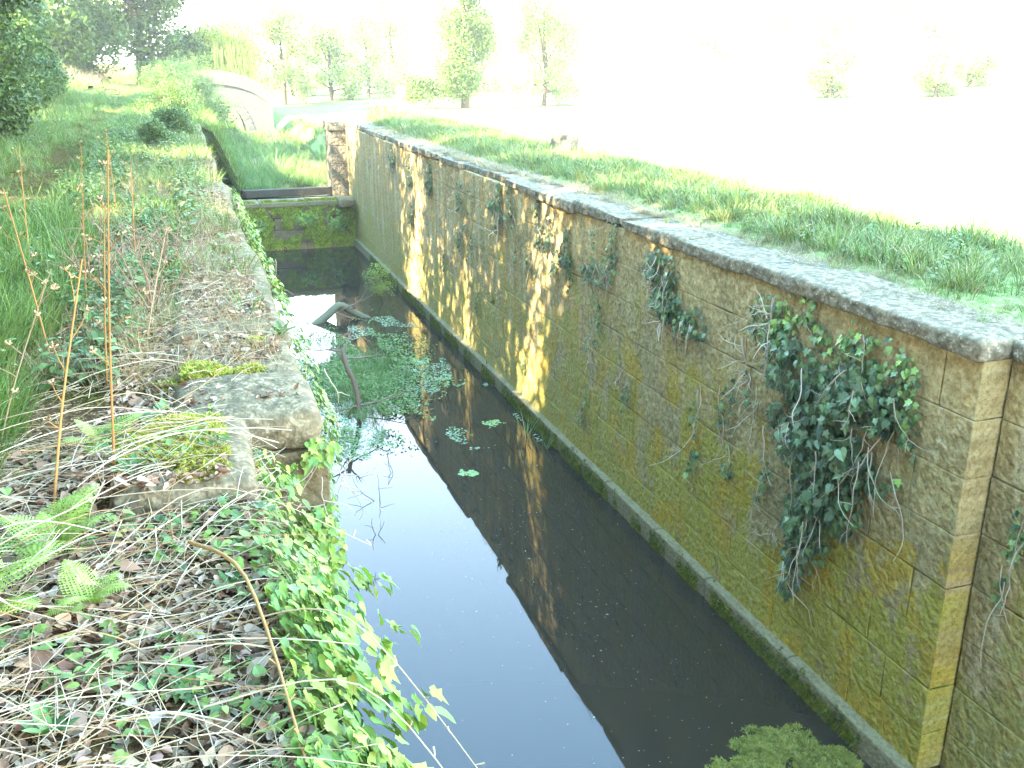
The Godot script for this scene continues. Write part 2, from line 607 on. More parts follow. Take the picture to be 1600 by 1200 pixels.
func make_walls() -> void:
	# --- the wall across the water
	var w := thing("lock_wall", "tall stained stone lock wall with ivy and a worn grey coping, across the water", "wall")
	courses(w, FACE_R, -1.0, CORNER_R, -30.5, TOPS, M.wall_stone, 0.5, 0.012, [0.85, 1.5])
	courses(w, RECESS_R, -1.0, 6.0, CORNER_R + 0.012, TOPS, M.wall_stone, 0.4, 0.012, [0.8, 1.3], 0.2)
	part("backing", slab(Vector3(0.5, 3.9, 25.8), M.mortar), w, Vector3(FACE_R + 0.31, -2.12, CORNER_R - 12.92))
	part("backing", slab(Vector3(0.5, 3.9, 10.6), M.mortar), w, Vector3(RECESS_R + 0.29, -2.12, CORNER_R + 5.32))
	var z := CORNER_R
	while z > -30.4:
		var l := minf(rr(1.0, 1.6), z + 30.5)
		var at := Vector3(FACE_R + 0.03, -3.44 - 0.2, z - l * 0.5)
		part("plinth_stone", stone(Vector3(0.26, 0.44, l - 0.012), 0.03, 0.012, 0.2, at, M.plinth_stone, 0.0, 0.02), w, at)
		z -= l
	z = CORNER_R + 0.02
	while z > -30.3:
		var l := rr(0.95, 1.7)
		if z - l < -30.0:
			l = z + 30.4
		var low := rr(-0.02, 0.015)
		var dx := rr(-0.03, 0.03)
		if z - l * 0.5 < -14.6 and z - l * 0.5 > -17.2:
			dx += 0.13                # the coping has slipped back here
		elif z - l * 0.5 < -23.5:
			dx += 0.08
		var at := Vector3(FACE_R + 0.25 + dx, -0.055 + low, z - l * 0.5)
		var c := part("coping_stone", stone(Vector3(0.62, 0.135, l - 0.018), 0.03, 0.018, 0.07 if z > -12.0 else 0.16, at, M.coping_stone, 0.0, 0.05), w, at)
		c.rotation = Vector3(rr(-0.006, 0.006), rr(-0.02, 0.02), rr(-0.02, 0.02))
		z -= l
	z = CORNER_R + 0.03
	while z < 5.5:
		var l := rr(1.0, 1.5)
		var at := Vector3(RECESS_R + 0.27, -0.05, z + l * 0.5)
		part("coping_stone", stone(Vector3(0.62, 0.135, l - 0.018), 0.03, 0.018, 0.16, at, M.coping_stone, 0.0, 0.05), w, at)
		z += l
	# --- the towpath wall
	var t := thing("lock_wall", "low-lying stone lock wall under the towpath bank, its rounded coping mossy and littered", "wall")
	courses(t, FACE_L, 1.0, CORNER_L, -30.5, [-0.21, -0.66, -1.13, -1.56, -1.99, -2.42, -2.85, -3.28, -3.8], M.brown_stone, 0.5, 0.016, [0.9, 1.5], 0.24)
	courses(t, RECESS_L, 1.0, 6.0, CORNER_L + 0.012, [-0.21, -0.66, -1.13, -1.56, -1.99, -2.42, -2.85, -3.28, -3.8], M.brown_stone, 0.4, 0.016, [0.9, 1.4], 0.24)
	part("backing", slab(Vector3(0.5, 3.6, 25.6), M.mortar), t, Vector3(FACE_L - 0.31, -2.1, CORNER_L - 12.83))
	part("backing", slab(Vector3(0.5, 3.7, 10.6), M.mortar), t, Vector3(RECESS_L - 0.29, -2.05, CORNER_L + 5.32))
	z = CORNER_L + 0.03
	var lens := [0.80, 0.86, 1.25, 1.3]
	var k := 0
	while z > -30.0:
		var l: float = lens[k] if k < 4 else rr(1.1, 1.7)
		var at := Vector3(FACE_L - 0.385, -0.10 + rr(-0.02, 0.012), z - l * 0.5)
		var wid := 0.74 + rr(-0.03, 0.05)
		part("coping_stone", stone(Vector3(wid, 0.22, l - 0.025), 0.085, 0.016, 0.08 if z > -9.0 else 0.25, at, M.worn_coping, 0.0, 0.06), t, at)
		z -= l
		k += 1
	var at := Vector3(RECESS_L - 0.29, -0.10, -4.30)
	part("coping_stone", stone(Vector3(0.64, 0.36, 0.9), 0.10, 0.014, 0.08, at, M.worn_coping, 0.0, 0.035), t, at)
	# --- the gate pier at the far end
	var p := thing("gate_pier", "grey stone gate pier with a wider cap at the end of the lock wall", "pier", Vector3(4.80, -3.0, -31.05))
	var y := 0.0
	var hs := [0.62, 0.58, 0.55, 0.55, 0.44]
	for i in hs.size():
		part("stone", stone(Vector3(0.86, hs[i] - 0.006, 1.1), 0.02, 0.008, 0.2, p.position + Vector3(0, y, 0), M.coping_stone), p, Vector3(0, y + hs[i] * 0.5, 0))
		y += hs[i]
	part("cap_stone", stone(Vector3(0.96, 0.28, 1.2), 0.03, 0.012, 0.2, p.position, M.coping_stone), p, Vector3(0, y + 0.15, 0))

func make_sill() -> void:
	var s := thing("sill_wall", "mossy stone sill wall with a flat ledge closing the far end of the chamber", "wall", Vector3(0, 0, SILL_Z))
	for k in 4:
		var y1 := -2.34 - k * 0.37
		var x := 0.58
		while x < 4.8:
			var l := minf(rr(0.6, 1.1), 4.86 - x)
			if 4.86 - x - l < 0.3: l = 4.86 - x
			var at := Vector3(x + l * 0.5, y1 - 0.18, -0.2)
			part("stone", stone(Vector3(l - 0.012, 0.36, 0.4), 0.03, 0.02, 0.2, at + s.position, M.brown_stone), s, at)
			x += l
	for k in 3:
		var at := Vector3(0.58 + 1.43 * k + 0.71, -2.29, -0.42)
		part("ledge_stone", stone(Vector3(1.42, 0.14, 1.0), 0.03, 0.012, 0.25, at + s.position, M.plinth_stone), s, at)
	part("core", slab(Vector3(4.28, 1.6, 0.9), M.mortar), s, Vector3(2.72, -3.18, -0.5))
	var beam := part("sill_beam", stone(Vector3(3.6, 0.24, 0.28), 0.03, 0.01, 0.4, Vector3(3, 0, 5), M.old_timber), self, Vector3(3.35, -2.10, -30.75))
	beam.rotation.y = 0.03
	tag(beam, "dark wet timber beam lying across the canal behind the stone sill", "beam")
	var r := thing("fallen_stone", "broken stone and earth lump in the corner of sill and tall wall", "stone", Vector3(4.55, -2.25, -29.05))
	part("stone_body", stone(Vector3(0.55, 0.34, 0.7), 0.12, 0.05, 0.08, r.position, M.brown_stone, 0.0, 0.1), r)

func make_bridge() -> void:
	var b := thing("canal_bridge", "white humpbacked stone bridge with one arch over the far canal", "bridge", Vector3(2.0, -2.3, -60.0))
	var deck := func(x: float): return 3.0 - 0.10 * x * x if absf(x) < 2.2 else 2.516 - (absf(x) - 2.2) * 0.75
	var arch := func(x: float): return sqrt(maxf(0.0, 1.0 - pow(x / 1.75, 2.0))) * 2.4 if absf(x) < 1.75 else 0.0
	var mb := MB.new()
	var n := 48
	var d := 1.6
	for i in n:
		var x0 := lerpf(-3.2, 3.2, float(i) / n)
		var x1 := lerpf(-3.2, 3.2, float(i + 1) / n)
		var t0 := Vector3(x0, deck.call(x0), d); var t1 := Vector3(x1, deck.call(x1), d)
		var b0 := Vector3(x0, arch.call(x0) - 0.3, d); var b1 := Vector3(x1, arch.call(x1) - 0.3, d)
		var o := Vector3(0, 0, -2.0 * d)
		mb.quad(b0, t0, t1, b1)
		mb.quad(b1 + o, t1 + o, t0 + o, b0 + o)
		mb.quad(t0, t0 + o, t1 + o, t1)
		mb.quad(b0 + o, b0, b1, b1 + o)
	part("masonry", mb.mesh(M.whitewash), b)
	for s in [-1.0, 1.0]:
		var pb := MB.new()
		for i in n:
			var x0 := lerpf(-2.7, 2.7, float(i) / n)
			var x1 := lerpf(-2.7, 2.7, float(i + 1) / n)
			var zc: float = s * (d - 0.15)
			for e in [-0.22, 0.22]:
				pb.quad(Vector3(x0, deck.call(x0) - 0.1, zc + e), Vector3(x0, deck.call(x0) + 0.65, zc + e), Vector3(x1, deck.call(x1) + 0.65, zc + e), Vector3(x1, deck.call(x1) - 0.1, zc + e))
			pb.quad(Vector3(x0, deck.call(x0) + 0.65, zc + 0.22), Vector3(x0, deck.call(x0) + 0.65, zc - 0.22), Vector3(x1, deck.call(x1) + 0.65, zc - 0.22), Vector3(x1, deck.call(x1) + 0.65, zc + 0.22))
		part("parapet", pb.mesh(M.whitewash), b)
	for i in 25:
		var a := lerpf(0.0, PI, (i + 0.5) / 25.0)
		var st := part("arch_stone", stone(Vector3(0.30, 0.46, 0.3), 0.02, 0.01, 0.3, Vector3(i, 0, 0), M.whitewash), b, Vector3(cos(a) * 1.95, sin(a) * 2.6 - 0.3, d - 0.12))
		st.rotation.z = a - PI / 2.0

# ------------------------------------------------------------------ plant shapes
var SHAPES := {}
const NTH := ["first", "second", "third", "fourth", "fifth", "sixth", "seventh", "eighth", "ninth", "tenth", "eleventh", "twelfth"]

func blade(b: MB, base: Vector3, dir: Vector3, length: float, width: float, bend: float, col: Color, tip: Color, seg := 3) -> void:
	var flat := Vector3(dir.x, 0, dir.z)
	flat = flat.normalized() if flat.length() > 0.01 else Vector3.RIGHT
	var side := flat.cross(Vector3.UP).normalized().rotated(Vector3.UP, rr(-0.9, 0.9))
	var p := base
	var d := dir.normalized()
	var first := b.v.size()
	for i in seg + 1:
		var t := float(i) / seg
		var wd := width * (1.0 - pow(t, 1.6)) * 0.5 + 0.0004
		var cc := col.lerp(tip, t)
		b.vert(p - side * wd, cc)
		b.vert(p + side * wd, cc)
		d = (d + (flat * 0.55 - Vector3.UP * 0.75) * bend / seg * (0.4 + t * 1.4)).normalized()
		p += d * length / seg
	for i in seg:
		var o := first + i * 2
		b.ix.append_array(PackedInt32Array([o, o + 1, o + 3, o, o + 3, o + 2]))

func grass_tuft(n: int, lo: float, hi: float, spread: float, width: float, straw: float) -> ArrayMesh:
	var b := MB.new()
	for i in n:
		var a := rr(0, TAU)
		var r := sqrt(rng.randf()) * spread
		var lean := rr(0.1, 0.55)
		var dir := Vector3(cos(a) * lean, 1.0, sin(a) * lean)
		var g := Color(0.17, 0.25, 0.065)
		if rng.randf() < straw:
			g = Color(0.44, 0.36, 0.21)
		var k := rr(0.7, 1.1)
		blade(b, Vector3(cos(a + rr(-1, 1)) * r, -0.02, sin(a + rr(-1, 1)) * r), dir, rr(lo, hi), width * rr(0.7, 1.2), rr(0.3, 1.3), g * k, g * k)
	return b.mesh(M.grass)

const IVY := [[0.0, -0.06], [0.20, -0.16], [0.46, 0.02], [0.30, 0.20], [0.56, 0.44], [0.24, 0.50], [0.0, 0.98], [-0.24, 0.50], [-0.56, 0.44], [-0.30, 0.20], [-0.46, 0.02], [-0.20, -0.16]]
const OVAL := [[0.0, 0.0], [0.16, 0.10], [0.27, 0.32], [0.26, 0.55], [0.14, 0.82], [0.0, 1.0], [-0.14, 0.82], [-0.26, 0.55], [-0.27, 0.32], [-0.16, 0.10]]
const HEART := [[0.0, 0.0], [0.22, -0.10], [0.42, 0.06], [0.44, 0.34], [0.26, 0.66], [0.0, 0.95], [-0.26, 0.66], [-0.44, 0.34], [-0.42, 0.06], [-0.22, -0.10]]

# a leaf in the plane y = 0, stalk at the origin, tip along +z, folded along its midrib
func leaf_into(b: MB, outline: Array, xf: Transform3D, fold: float, curl: float, col: Color) -> void:
	var mid := b.vert(xf * Vector3(0, -fold * 0.2, 0.38), col)
	var first := b.v.size()
	for p in outline:
		var y: float = absf(p[0]) * fold - curl * p[1] * p[1] + rr(-0.03, 0.03)
		b.vert(xf * Vector3(p[0], y, p[1]), col)
	for i in outline.size():
		b.ix.append_array(PackedInt32Array([mid, first + i, first + (i + 1) % outline.size()]))

func one_leaf(outline: Array, fold: float, curl: float, m: Material) -> ArrayMesh:
	var b := MB.new()
	leaf_into(b, outline, Transform3D.IDENTITY, fold, curl, Color.WHITE)
	return b.mesh(m)

# a ball of small leaves for crowns and bushes
func leaf_ball(n: int, radius: float, size: float, m: Material) -> ArrayMesh:
	var b := MB.new()
	for i in n:
		var d := Vector3(rr(-1, 1), rr(-1, 1), rr(-1, 1))
		d = d.normalized() * pow(rng.randf(), 0.5) * radius
		var bs := Basis.from_euler(Vector3(rr(-1.1, 0.6), rr(0, TAU), rr(-0.6, 0.6)))
		var s := size * rr(0.6, 1.25)
		var k := rr(0.75, 1.2)
		var col := Color(k, k, k * rr(0.8, 1.1))
		var a := bs * Vector3(0, 0, -s * 0.1)
		var e := bs * Vector3(s * 0.34, s * 0.08, s * 0.42)
		var f := bs * Vector3(0, 0, s)
		var g := bs * Vector3(-s * 0.34, s * 0.08, s * 0.42)
		b.tri(d + a, d + e, d + f, col)
		b.tri(d + a, d + f, d + g, col)
	return b.mesh(m)

# an upright herb: a stalk with pairs of pointed leaves
func herb(pairs: int, h: float, size: float, outline: Array) -> ArrayMesh:
	var b := MB.new()
	for i in pairs:
		var t := float(i + 1) / pairs
		for s in 2:
			var turn := i * 1.6 + s * PI + rr(-0.4, 0.4)
			var droop := rr(-0.1, 0.5) - t * 0.3
			var bs := Basis(Vector3.UP, turn) * Basis(Vector3.RIGHT, droop)
			var sz := size * rr(0.7, 1.1) * (1.1 - 0.45 * t)
			var k := rr(0.8, 1.2)
			leaf_into(b, outline, Transform3D(bs.scaled_local(Vector3(sz, sz, sz)), Vector3(rr(-0.02, 0.02), h * t, rr(-0.02, 0.02)) + bs.z * 0.012), 0.25, 0.25, Color(k, k, k))
	for q in 2:
		b.quad(Vector3(-0.003, 0, 0).rotated(Vector3.UP, q * PI / 2), Vector3(0.003, 0, 0).rotated(Vector3.UP, q * PI / 2), Vector3(0.002, h, 0).rotated(Vector3.UP, q * PI / 2), Vector3(-0.002, h, 0).rotated(Vector3.UP, q * PI / 2), Color(0.9, 0.9, 0.7))
	return b.mesh(M.leaf)

func frond(length: float, droop: float) -> ArrayMesh:
	var b := MB.new()
	var n := 22
	var p := Vector3.ZERO
	var ang := 1.15
	for i in n:
		var t := float(i) / (n - 1)
		var dir := Vector3(0, sin(ang), cos(ang))
		var q := p + dir * length / n
		b.quad(p + Vector3(-0.004, 0, 0) * (1.1 - t), p + Vector3(0.004, 0, 0) * (1.1 - t), q + Vector3(0.003, 0, 0) * (1.0 - t), q + Vector3(-0.003, 0, 0) * (1.0 - t), Color(0.30, 0.26, 0.10))
		var l := length * 0.30 * pow(sin(PI * pow(clampf(t * 0.93 + 0.06, 0.0, 1.0), 0.75)), 0.8) + 0.004
		if t > 0.1:
			for s in [-1.0, 1.0]:
				var out := (Vector3(s, 0, 0) + dir * 0.42 - Vector3(0, 0.18, 0)).normalized()
				var segs := 5
				for k in segs:
					# each pinna is toothed into small leaflets
					var a: Vector3 = p + out * l * k / segs
					var e: Vector3 = p + out * l * (k + 1.1) / segs
					var wd := length * 0.036 * (1.0 - 0.75 * k / segs)
					var kk := rr(0.8, 1.2)
					b.tri(a, e + dir * wd * 1.2, e, Color(0.25, 0.34, 0.06) * kk)
					b.tri(a, e, e - dir * wd * 0.9, Color(0.25, 0.34, 0.06) * kk)
		p = q
		ang -= droop / n
	return b.mesh(M.leaf)

func make_plants_meshes() -> void:
	var l := []
	for k in 5: l.append(grass_tuft(20, 0.10, 0.26, 0.06, 0.006, 0.2))
	SHAPES.short_grass = l
	l = []
	for k in 5: l.append(grass_tuft(26, 0.25, 0.55, 0.07, 0.009, 0.07))
	SHAPES.tall_grass = l
	l = []
	for k in 4: l.append(grass_tuft(18, 0.10, 0.30, 0.07, 0.004, 0.97))
	SHAPES.straw = l
	SHAPES.ivy = [one_leaf(IVY, 0.22, 0.12, M.ivy_leaf), one_leaf(IVY, 0.05, 0.25, M.ivy_leaf), one_leaf(HEART, 0.2, 0.2, M.ivy_leaf)]
	SHAPES.fresh_ivy = [one_leaf(IVY, 0.2, 0.15, M.leaf), one_leaf(HEART, 0.2, 0.2, M.leaf), one_leaf(OVAL, 0.25, 0.2, M.leaf)]
	SHAPES.litter = [one_leaf(OVAL, 0.55, 0.5, M.dry), one_leaf(OVAL, 0.3, -0.4, M.dry), one_leaf(HEART, 0.7, 0.3, M.dry), one_leaf(OVAL, 0.9, 0.1, M.dry)]
	SHAPES.crown = [leaf_ball(18, 0.34, 0.15, M.leaf), leaf_ball(18, 0.34, 0.13, M.leaf)]
	SHAPES.fine_crown = [leaf_ball(26, 0.30, 0.08, M.leaf), leaf_ball(26, 0.30, 0.075, M.leaf)]
	SHAPES.herb = [herb(5, 0.24, 0.11, OVAL), herb(4, 0.20, 0.10, HEART), herb(6, 0.30, 0.12, OVAL), herb(5, 0.22, 0.09, OVAL)]
	SHAPES.fern = [frond(0.42, 1.3), frond(0.36, 1.7), frond(0.30, 1.0)]
	SHAPES.dock = tinted([OVAL], [Color(0.10, 0.20, 0.06), Color(0.14, 0.25, 0.07)], M.leaf, 5)
	# moss: small sprigs
	var mo := []
	for k in 3:
		var b := MB.new()
		for i in 14:
			var a := rr(0, TAU)
			var k2 := rr(0.75, 1.0)
			blade(b, Vector3(rr(-0.012, 0.012), 0, rr(-0.012, 0.012)), Vector3(cos(a), rr(0.5, 1.2), sin(a)), rr(0.008, 0.018), 0.005, 0.6, Color(k2, k2, k2), Color(k2, k2, k2), 2)
		mo.append(b.mesh(M.moss))
	SHAPES.moss = mo

# ------------------------------------------------------------------ trees
# lobes: [centre offset, radii]; the crown is leaf balls spread through the lobes, with gaps
func tree(called: String, label: String, category: String, at: Vector3, trunk_r: float, lobes: Array, n: int, size: float, cols: Array, shapes: Array, group := "", gap := -0.12) -> Node3D:
	var t := thing(called, label, category, at, group)
	var b := MB.new()
	var top: Vector3 = lobes[0][0]
	b.tube(curve([Vector3(0, -0.3, 0), top * Vector3(0.25, 0.35, 0.25) + Vector3(rr(-0.2, 0.2), 0, rr(-0.2, 0.2)), top * Vector3(0.7, 0.7, 0.7), top], 8), taper(9, trunk_r, trunk_r * 0.25), 8)
	for lo in lobes:
		var c: Vector3 = lo[0]
		var s := top * clampf(c.y / maxf(top.y, 0.1) * 0.55, 0.15, 0.8)
		b.tube(curve([s * Vector3(0.7, 1, 0.7), (s + c) * 0.5 + Vector3(0, 0.15 * c.y * 0.3, 0), c], 5), taper(6, trunk_r * 0.45, trunk_r * 0.1), 6)
	part("trunk", b.mesh(M.bark), t)
	var xf := []
	var tints := []
	for s in shapes.size():
		xf.append([]); tints.append([])
	var total := 0.0
	for lo in lobes: total += lo[1].x * lo[1].y * lo[1].z
	for lo in lobes:
		var share := int(n * lo[1].x * lo[1].y * lo[1].z / total)
		var made := 0
		var tries := 0
		while made < share and tries < share * 6:
			tries += 1
			var d := Vector3(rng.randfn(), rng.randfn(), rng.randfn()).normalized() * pow(rng.randf(), 0.42)
			var p: Vector3 = lo[0] + d * lo[1]
			var w := at + p
			if nz.get_noise_3d(w.x * 9.0 / size, w.y * 9.0 / size, w.z * 9.0 / size) < gap:
				continue
			var k := rng.randi() % shapes.size()
			var sc := size * rr(0.7, 1.3)
			xf[k].append(Transform3D(Basis.from_euler(Vector3(rr(-0.5, 0.5), rr(0, TAU), rr(-0.5, 0.5))).scaled_local(Vector3(sc, sc, sc)), p))
			tints[k].append(vary(pick(cols), 0.22))
			made += 1
	for k in shapes.size():
		if xf[k].size():
			copies("crown", shapes[k], xf[k], tints[k], t, "stuff")
	return t

func lobes_of(h: float, spread: float, low: float, n: int) -> Array:
	var out := [[Vector3(0, h * 0.8, 0), Vector3(spread * 0.7, h * 0.22, spread * 0.7)]]
	for i in n:
		var a := TAU * i / n + rr(-0.4, 0.4)
		var y := lerpf(low, h * 0.85, float((i * 5) % n) / n)
		var r := spread * rr(0.45, 0.75)
		out.append([Vector3(cos(a) * r, y, sin(a) * r), Vector3(spread * rr(0.4, 0.6), h * rr(0.12, 0.19), spread * rr(0.4, 0.6))])
	return out

func canopy_lobes(r: float) -> Array:
	var out := [[Vector3(0.8, 7.6, 0), Vector3(r, 1.3, r)]]
	for i in 6:
		var a := TAU * i / 6.0 + rr(-0.3, 0.3)
		out.append([Vector3(1.2 + cos(a) * r, rr(5.2, 7.4), sin(a) * r), Vector3(r * 0.62, rr(0.6, 1.0), r * 0.62)])
	return out

func make_trees() -> void:
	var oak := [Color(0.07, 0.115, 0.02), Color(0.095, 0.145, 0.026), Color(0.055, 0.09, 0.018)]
	# the row beside the towpath that shades the lock; the first stand beside and behind the camera
	for i in 6:
		var z := 12.0 - i * 3.6
		tree("hedgerow_tree", "leafy tree in the thick row that shades the towpath", "tree", Vector3(-8.6 + rr(-0.8, 0.8), 0.9, z), 0.2, lobes_of(rr(9.6, 10.8), 2.9, 2.2, 8), 2300, 1.5, oak, SHAPES.crown, "trees that shade the towpath", -0.35)
	for i in 4:
		var z := -15.0 - i * 4.2
		tree("hedgerow_tree", "slender open-crowned tree in the hedge along the towpath", "tree", Vector3(-8.2 + rr(-0.6, 0.6), 0.9, z), 0.15, lobes_of(rr(9.0, 10.4), 2.0, 3.2, 6), 300, 1.25, oak, SHAPES.crown, "slender trees in the hedge", -0.05)
	for a in [[-7.2, -10.8, 300], [-7.6, -13.2, 260]]:
		tree("hedgerow_tree", "slender open-crowned tree in the hedge along the towpath", "tree", Vector3(a[0], 0.9, a[1]), 0.13, lobes_of(9.6, 1.8, 3.4, 6), a[2], 1.2, oak, SHAPES.crown, "slender trees in the hedge", -0.05)
	tree("hedgerow_tree", "stocky dense tree added out of view to shade the dark bush in the hedge", "tree", Vector3(-9.2, 0.9, -20.5), 0.18, lobes_of(8.0, 2.8, 1.8, 8), 2000, 1.4, oak, SHAPES.crown, "", -0.35)  # unseen tree added to keep sun off the dark bush
	# crowns that reach over the towpath and the near end of the lock
	for i in 8:
		var z := 6.0 - i * 4.3
		var dense := i < 4 and i != 3
		tree("overhanging_tree", ("spreading tree, %s of those leaning over the towpath" % NTH[i]), "tree", Vector3(-5.2 + rr(-0.3, 0.3), 0.4, z), 0.16, canopy_lobes(2.9 if dense else 2.1), 1500 if dense else 320, 1.25, oak, SHAPES.crown, "trees leaning over the towpath", -0.3 if dense else -0.05)
	# bushes of the hedge in view
	for i in 11:
		var z := -11.0 - i * 3.4
		var x := -5.0 - 0.02 * i + rr(-0.5, 0.5) - (1.4 if i < 2 else 0.0)
		tree("hedge_bush", "dense green bush, %s along the towpath hedge counted from the lock towards the bridge" % NTH[i], "bush", Vector3(x, height(x, z), z), 0.07, lobes_of(rr(2.4, 3.6), 1.5, 0.4, 7), 900, 0.8, oak, SHAPES.crown, "bushes of the towpath hedge", -0.3)
	tree("added_dark_tree", "dense bush added over the towpath hedge, its leaves coloured dark for shade", "tree", Vector3(-5.3, 0.5, -22.5), 0.14, [[Vector3(0, 4.6, 0), Vector3(2.2, 1.8, 2.2)], [Vector3(1.1, 3.6, -3.0), Vector3(1.7, 1.5, 2.2)], [Vector3(2.0, 4.4, -2.0), Vector3(1.6, 1.2, 2.2)], [Vector3(0.5, 2.6, 0.6), Vector3(1.8, 1.2, 1.8)], [Vector3(0.3, 2.8, -1.6), Vector3(1.6, 1.2, 1.6)], [Vector3(-0.8, 2.2, -0.4), Vector3(1.7, 1.2, 1.9)], [Vector3(0.2, 4.2, -2.4), Vector3(1.6, 1.3, 1.8)], [Vector3(-0.6, 1.2, -2.6), Vector3(1.5, 1.0, 1.6)]], 5600, 0.85, [Color(0.03, 0.05, 0.011), Color(0.042, 0.068, 0.014)], SHAPES.crown, "", -0.4)  # added to darken this corner; shade is put into the leaf colour
	# big trees where the path bends
	tree("tall_tree", "big dark green tree rising beyond the path's bend", "tree", Vector3(-7.5, 0.8, -66.0), 0.4, lobes_of(15.0, 5.0, 2.5, 10), 3600, 1.9, oak, SHAPES.crown, "", -0.15)
	tree("tall_tree", "broad round tree between the tall dark tree and the willow", "tree", Vector3(-2.2, 0.4, -74.0), 0.4, lobes_of(12.0, 4.2, 1.5, 9), 2600, 1.8, oak, SHAPES.crown, "", -0.15)
	tree("tall_tree", "tree with overhanging dark foliage above the hedge", "tree", Vector3(-9.5, 0.8, -42.0), 0.35, lobes_of(13.0, 4.6, 2.0, 10), 3200, 1.6, oak, SHAPES.crown, "", -0.2)
	tree("canal_bush", "shaded green bush filling the arch of the white bridge", "bush", Vector3(1.9, -2.6, -64.0), 0.06, lobes_of(2.6, 1.8, 0.3, 7), 500, 0.9, oak, SHAPES.crown, "", -0.3)
	# willow behind the bridge
	var wl := tree("willow_tree", "yellow-green drooping willow behind the white bridge", "tree", Vector3(2.6, -0.6, -76.0), 0.3, [[Vector3(0, 4.2, 0), Vector3(2.6, 1.2, 2.2)], [Vector3(1.8, 3.4, 0), Vector3(1.5, 1.2, 1.5)], [Vector3(-1.8, 3.3, 0), Vector3(1.5, 1.2, 1.5)]], 900, 1.2, [Color(0.30, 0.34, 0.05), Color(0.36, 0.38, 0.08)], SHAPES.fine_crown)
	var b := MB.new()
	for i in 420:
		var a := rr(0, TAU)
		var r := sqrt(rng.randf()) * 3.2
		var p := Vector3(cos(a) * r, 4.9 - r * 0.55 + rr(-0.4, 0.3), sin(a) * r * 0.8)
		var l := rr(1.0, 2.6)
		for k in 5:
			var q := p + Vector3(rr(-0.08, 0.08), -l / 5.0, rr(-0.08, 0.08))
			b.quad(p + Vector3(-0.05, 0, 0), p + Vector3(0.05, 0, 0.02), q + Vector3(0.05, 0, 0), q + Vector3(-0.05, 0, 0.02), Color(0.34, 0.37, 0.06) * rr(0.7, 1.2))
			p = q
	part("hanging_shoots", b.mesh(M.leaf), wl).set_meta("kind", "stuff")
	# trees on the far side of the field, the tall ivy-clad one among them
	var pale := [Color(0.30, 0.34, 0.13), Color(0.34, 0.38, 0.15)]  # leaf colour lightened to imitate overexposed glare
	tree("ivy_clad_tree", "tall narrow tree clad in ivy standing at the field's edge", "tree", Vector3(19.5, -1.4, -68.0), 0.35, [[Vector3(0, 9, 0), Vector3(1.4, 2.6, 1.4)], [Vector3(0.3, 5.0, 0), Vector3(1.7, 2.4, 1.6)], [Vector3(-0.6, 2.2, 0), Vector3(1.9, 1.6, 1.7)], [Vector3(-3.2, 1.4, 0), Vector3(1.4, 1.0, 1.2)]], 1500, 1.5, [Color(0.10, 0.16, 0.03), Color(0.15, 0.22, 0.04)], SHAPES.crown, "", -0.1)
	var nth := -1
	for a in [[8.5, -84.0, 8.0], [13.0, -88.0, 7.0], [17.0, -92.0, 8.5], [24.5, -90.0, 10.0], [27.0, -72.0, 9.0], [6.0, -96.0, 7.5], [11.0, -100.0, 9.0], [15.5, -104.0, 8.0], [21.0, -100.0, 9.5], [30.0, -98.0, 8.0], [35.0, -92.0, 8.5]]:
		nth += 1
		tree("field_tree", "thin-leaved tree with glare bleaching put into its leaf colour, %s from the white bridge in the row beyond the field" % NTH[nth], "tree", Vector3(a[0], -1.5, a[1]), 0.2, lobes_of(a[2], 2.8, 1.2, 8), 620, 1.6, pale, SHAPES.crown, "pale trees beyond the field", -0.08)
	nth = -1
	for a in [[46.0, -62.0, 3.4], [52.0, -58.0, 3.0], [57.0, -60.0, 2.6], [68.0, -62.0, 4.2], [86.0, -76.0, 5.0], [95.0, -72.0, 4.6], [104.0, -70.0, 5.2], [76.0, -86.0, 4.6], [62.0, -84.0, 4.4], [58.0, -100.0, 5.0], [70.0, -104.0, 5.4], [84.0, -100.0, 5.0]]:
		nth += 1
		tree("hillside_bush", "bush with leaf colour washed out to imitate glare on the bright hillside, %s counted uphill from the field trees" % NTH[nth], "bush", Vector3(a[0], height(a[0], a[1]), a[1]), 0.15, lobes_of(a[2], a[2] * 0.55, 0.5, 6), 420, 1.5, pale, SHAPES.crown, "bushes on the far hillside", -0.1)


# ------------------------------------------------------------------ ivy
func facing(normal: Vector3, tip: Vector3) -> Basis:
	var y := normal.normalized()
	var z := (tip - y * tip.dot(y)).normalized()
	return Basis(y.cross(z), y, z)

func tinted(outlines: Array, cols: Array, m: Material, variants: int) -> Array:
	var out := []
	for i in variants:
		var b := MB.new()
		leaf_into(b, pick(outlines), Transform3D.IDENTITY, rr(0.0, 0.3), rr(0.0, 0.35), vary(pick(cols), 0.3))
		out.append(b.mesh(m))
	return out

func wander(from: Vector3, dir: Vector3, length: float, wild: float, n: int) -> PackedVector3Array:
	var pts := PackedVector3Array([from])
	var d := dir.normalized()
	var p := from
	for i in n:
		d = (d + Vector3(rr(-1, 1), rr(-1, 1), rr(-1, 1)) * wild).normalized()
		p += d * length / n
		pts.append(p)
	return pts

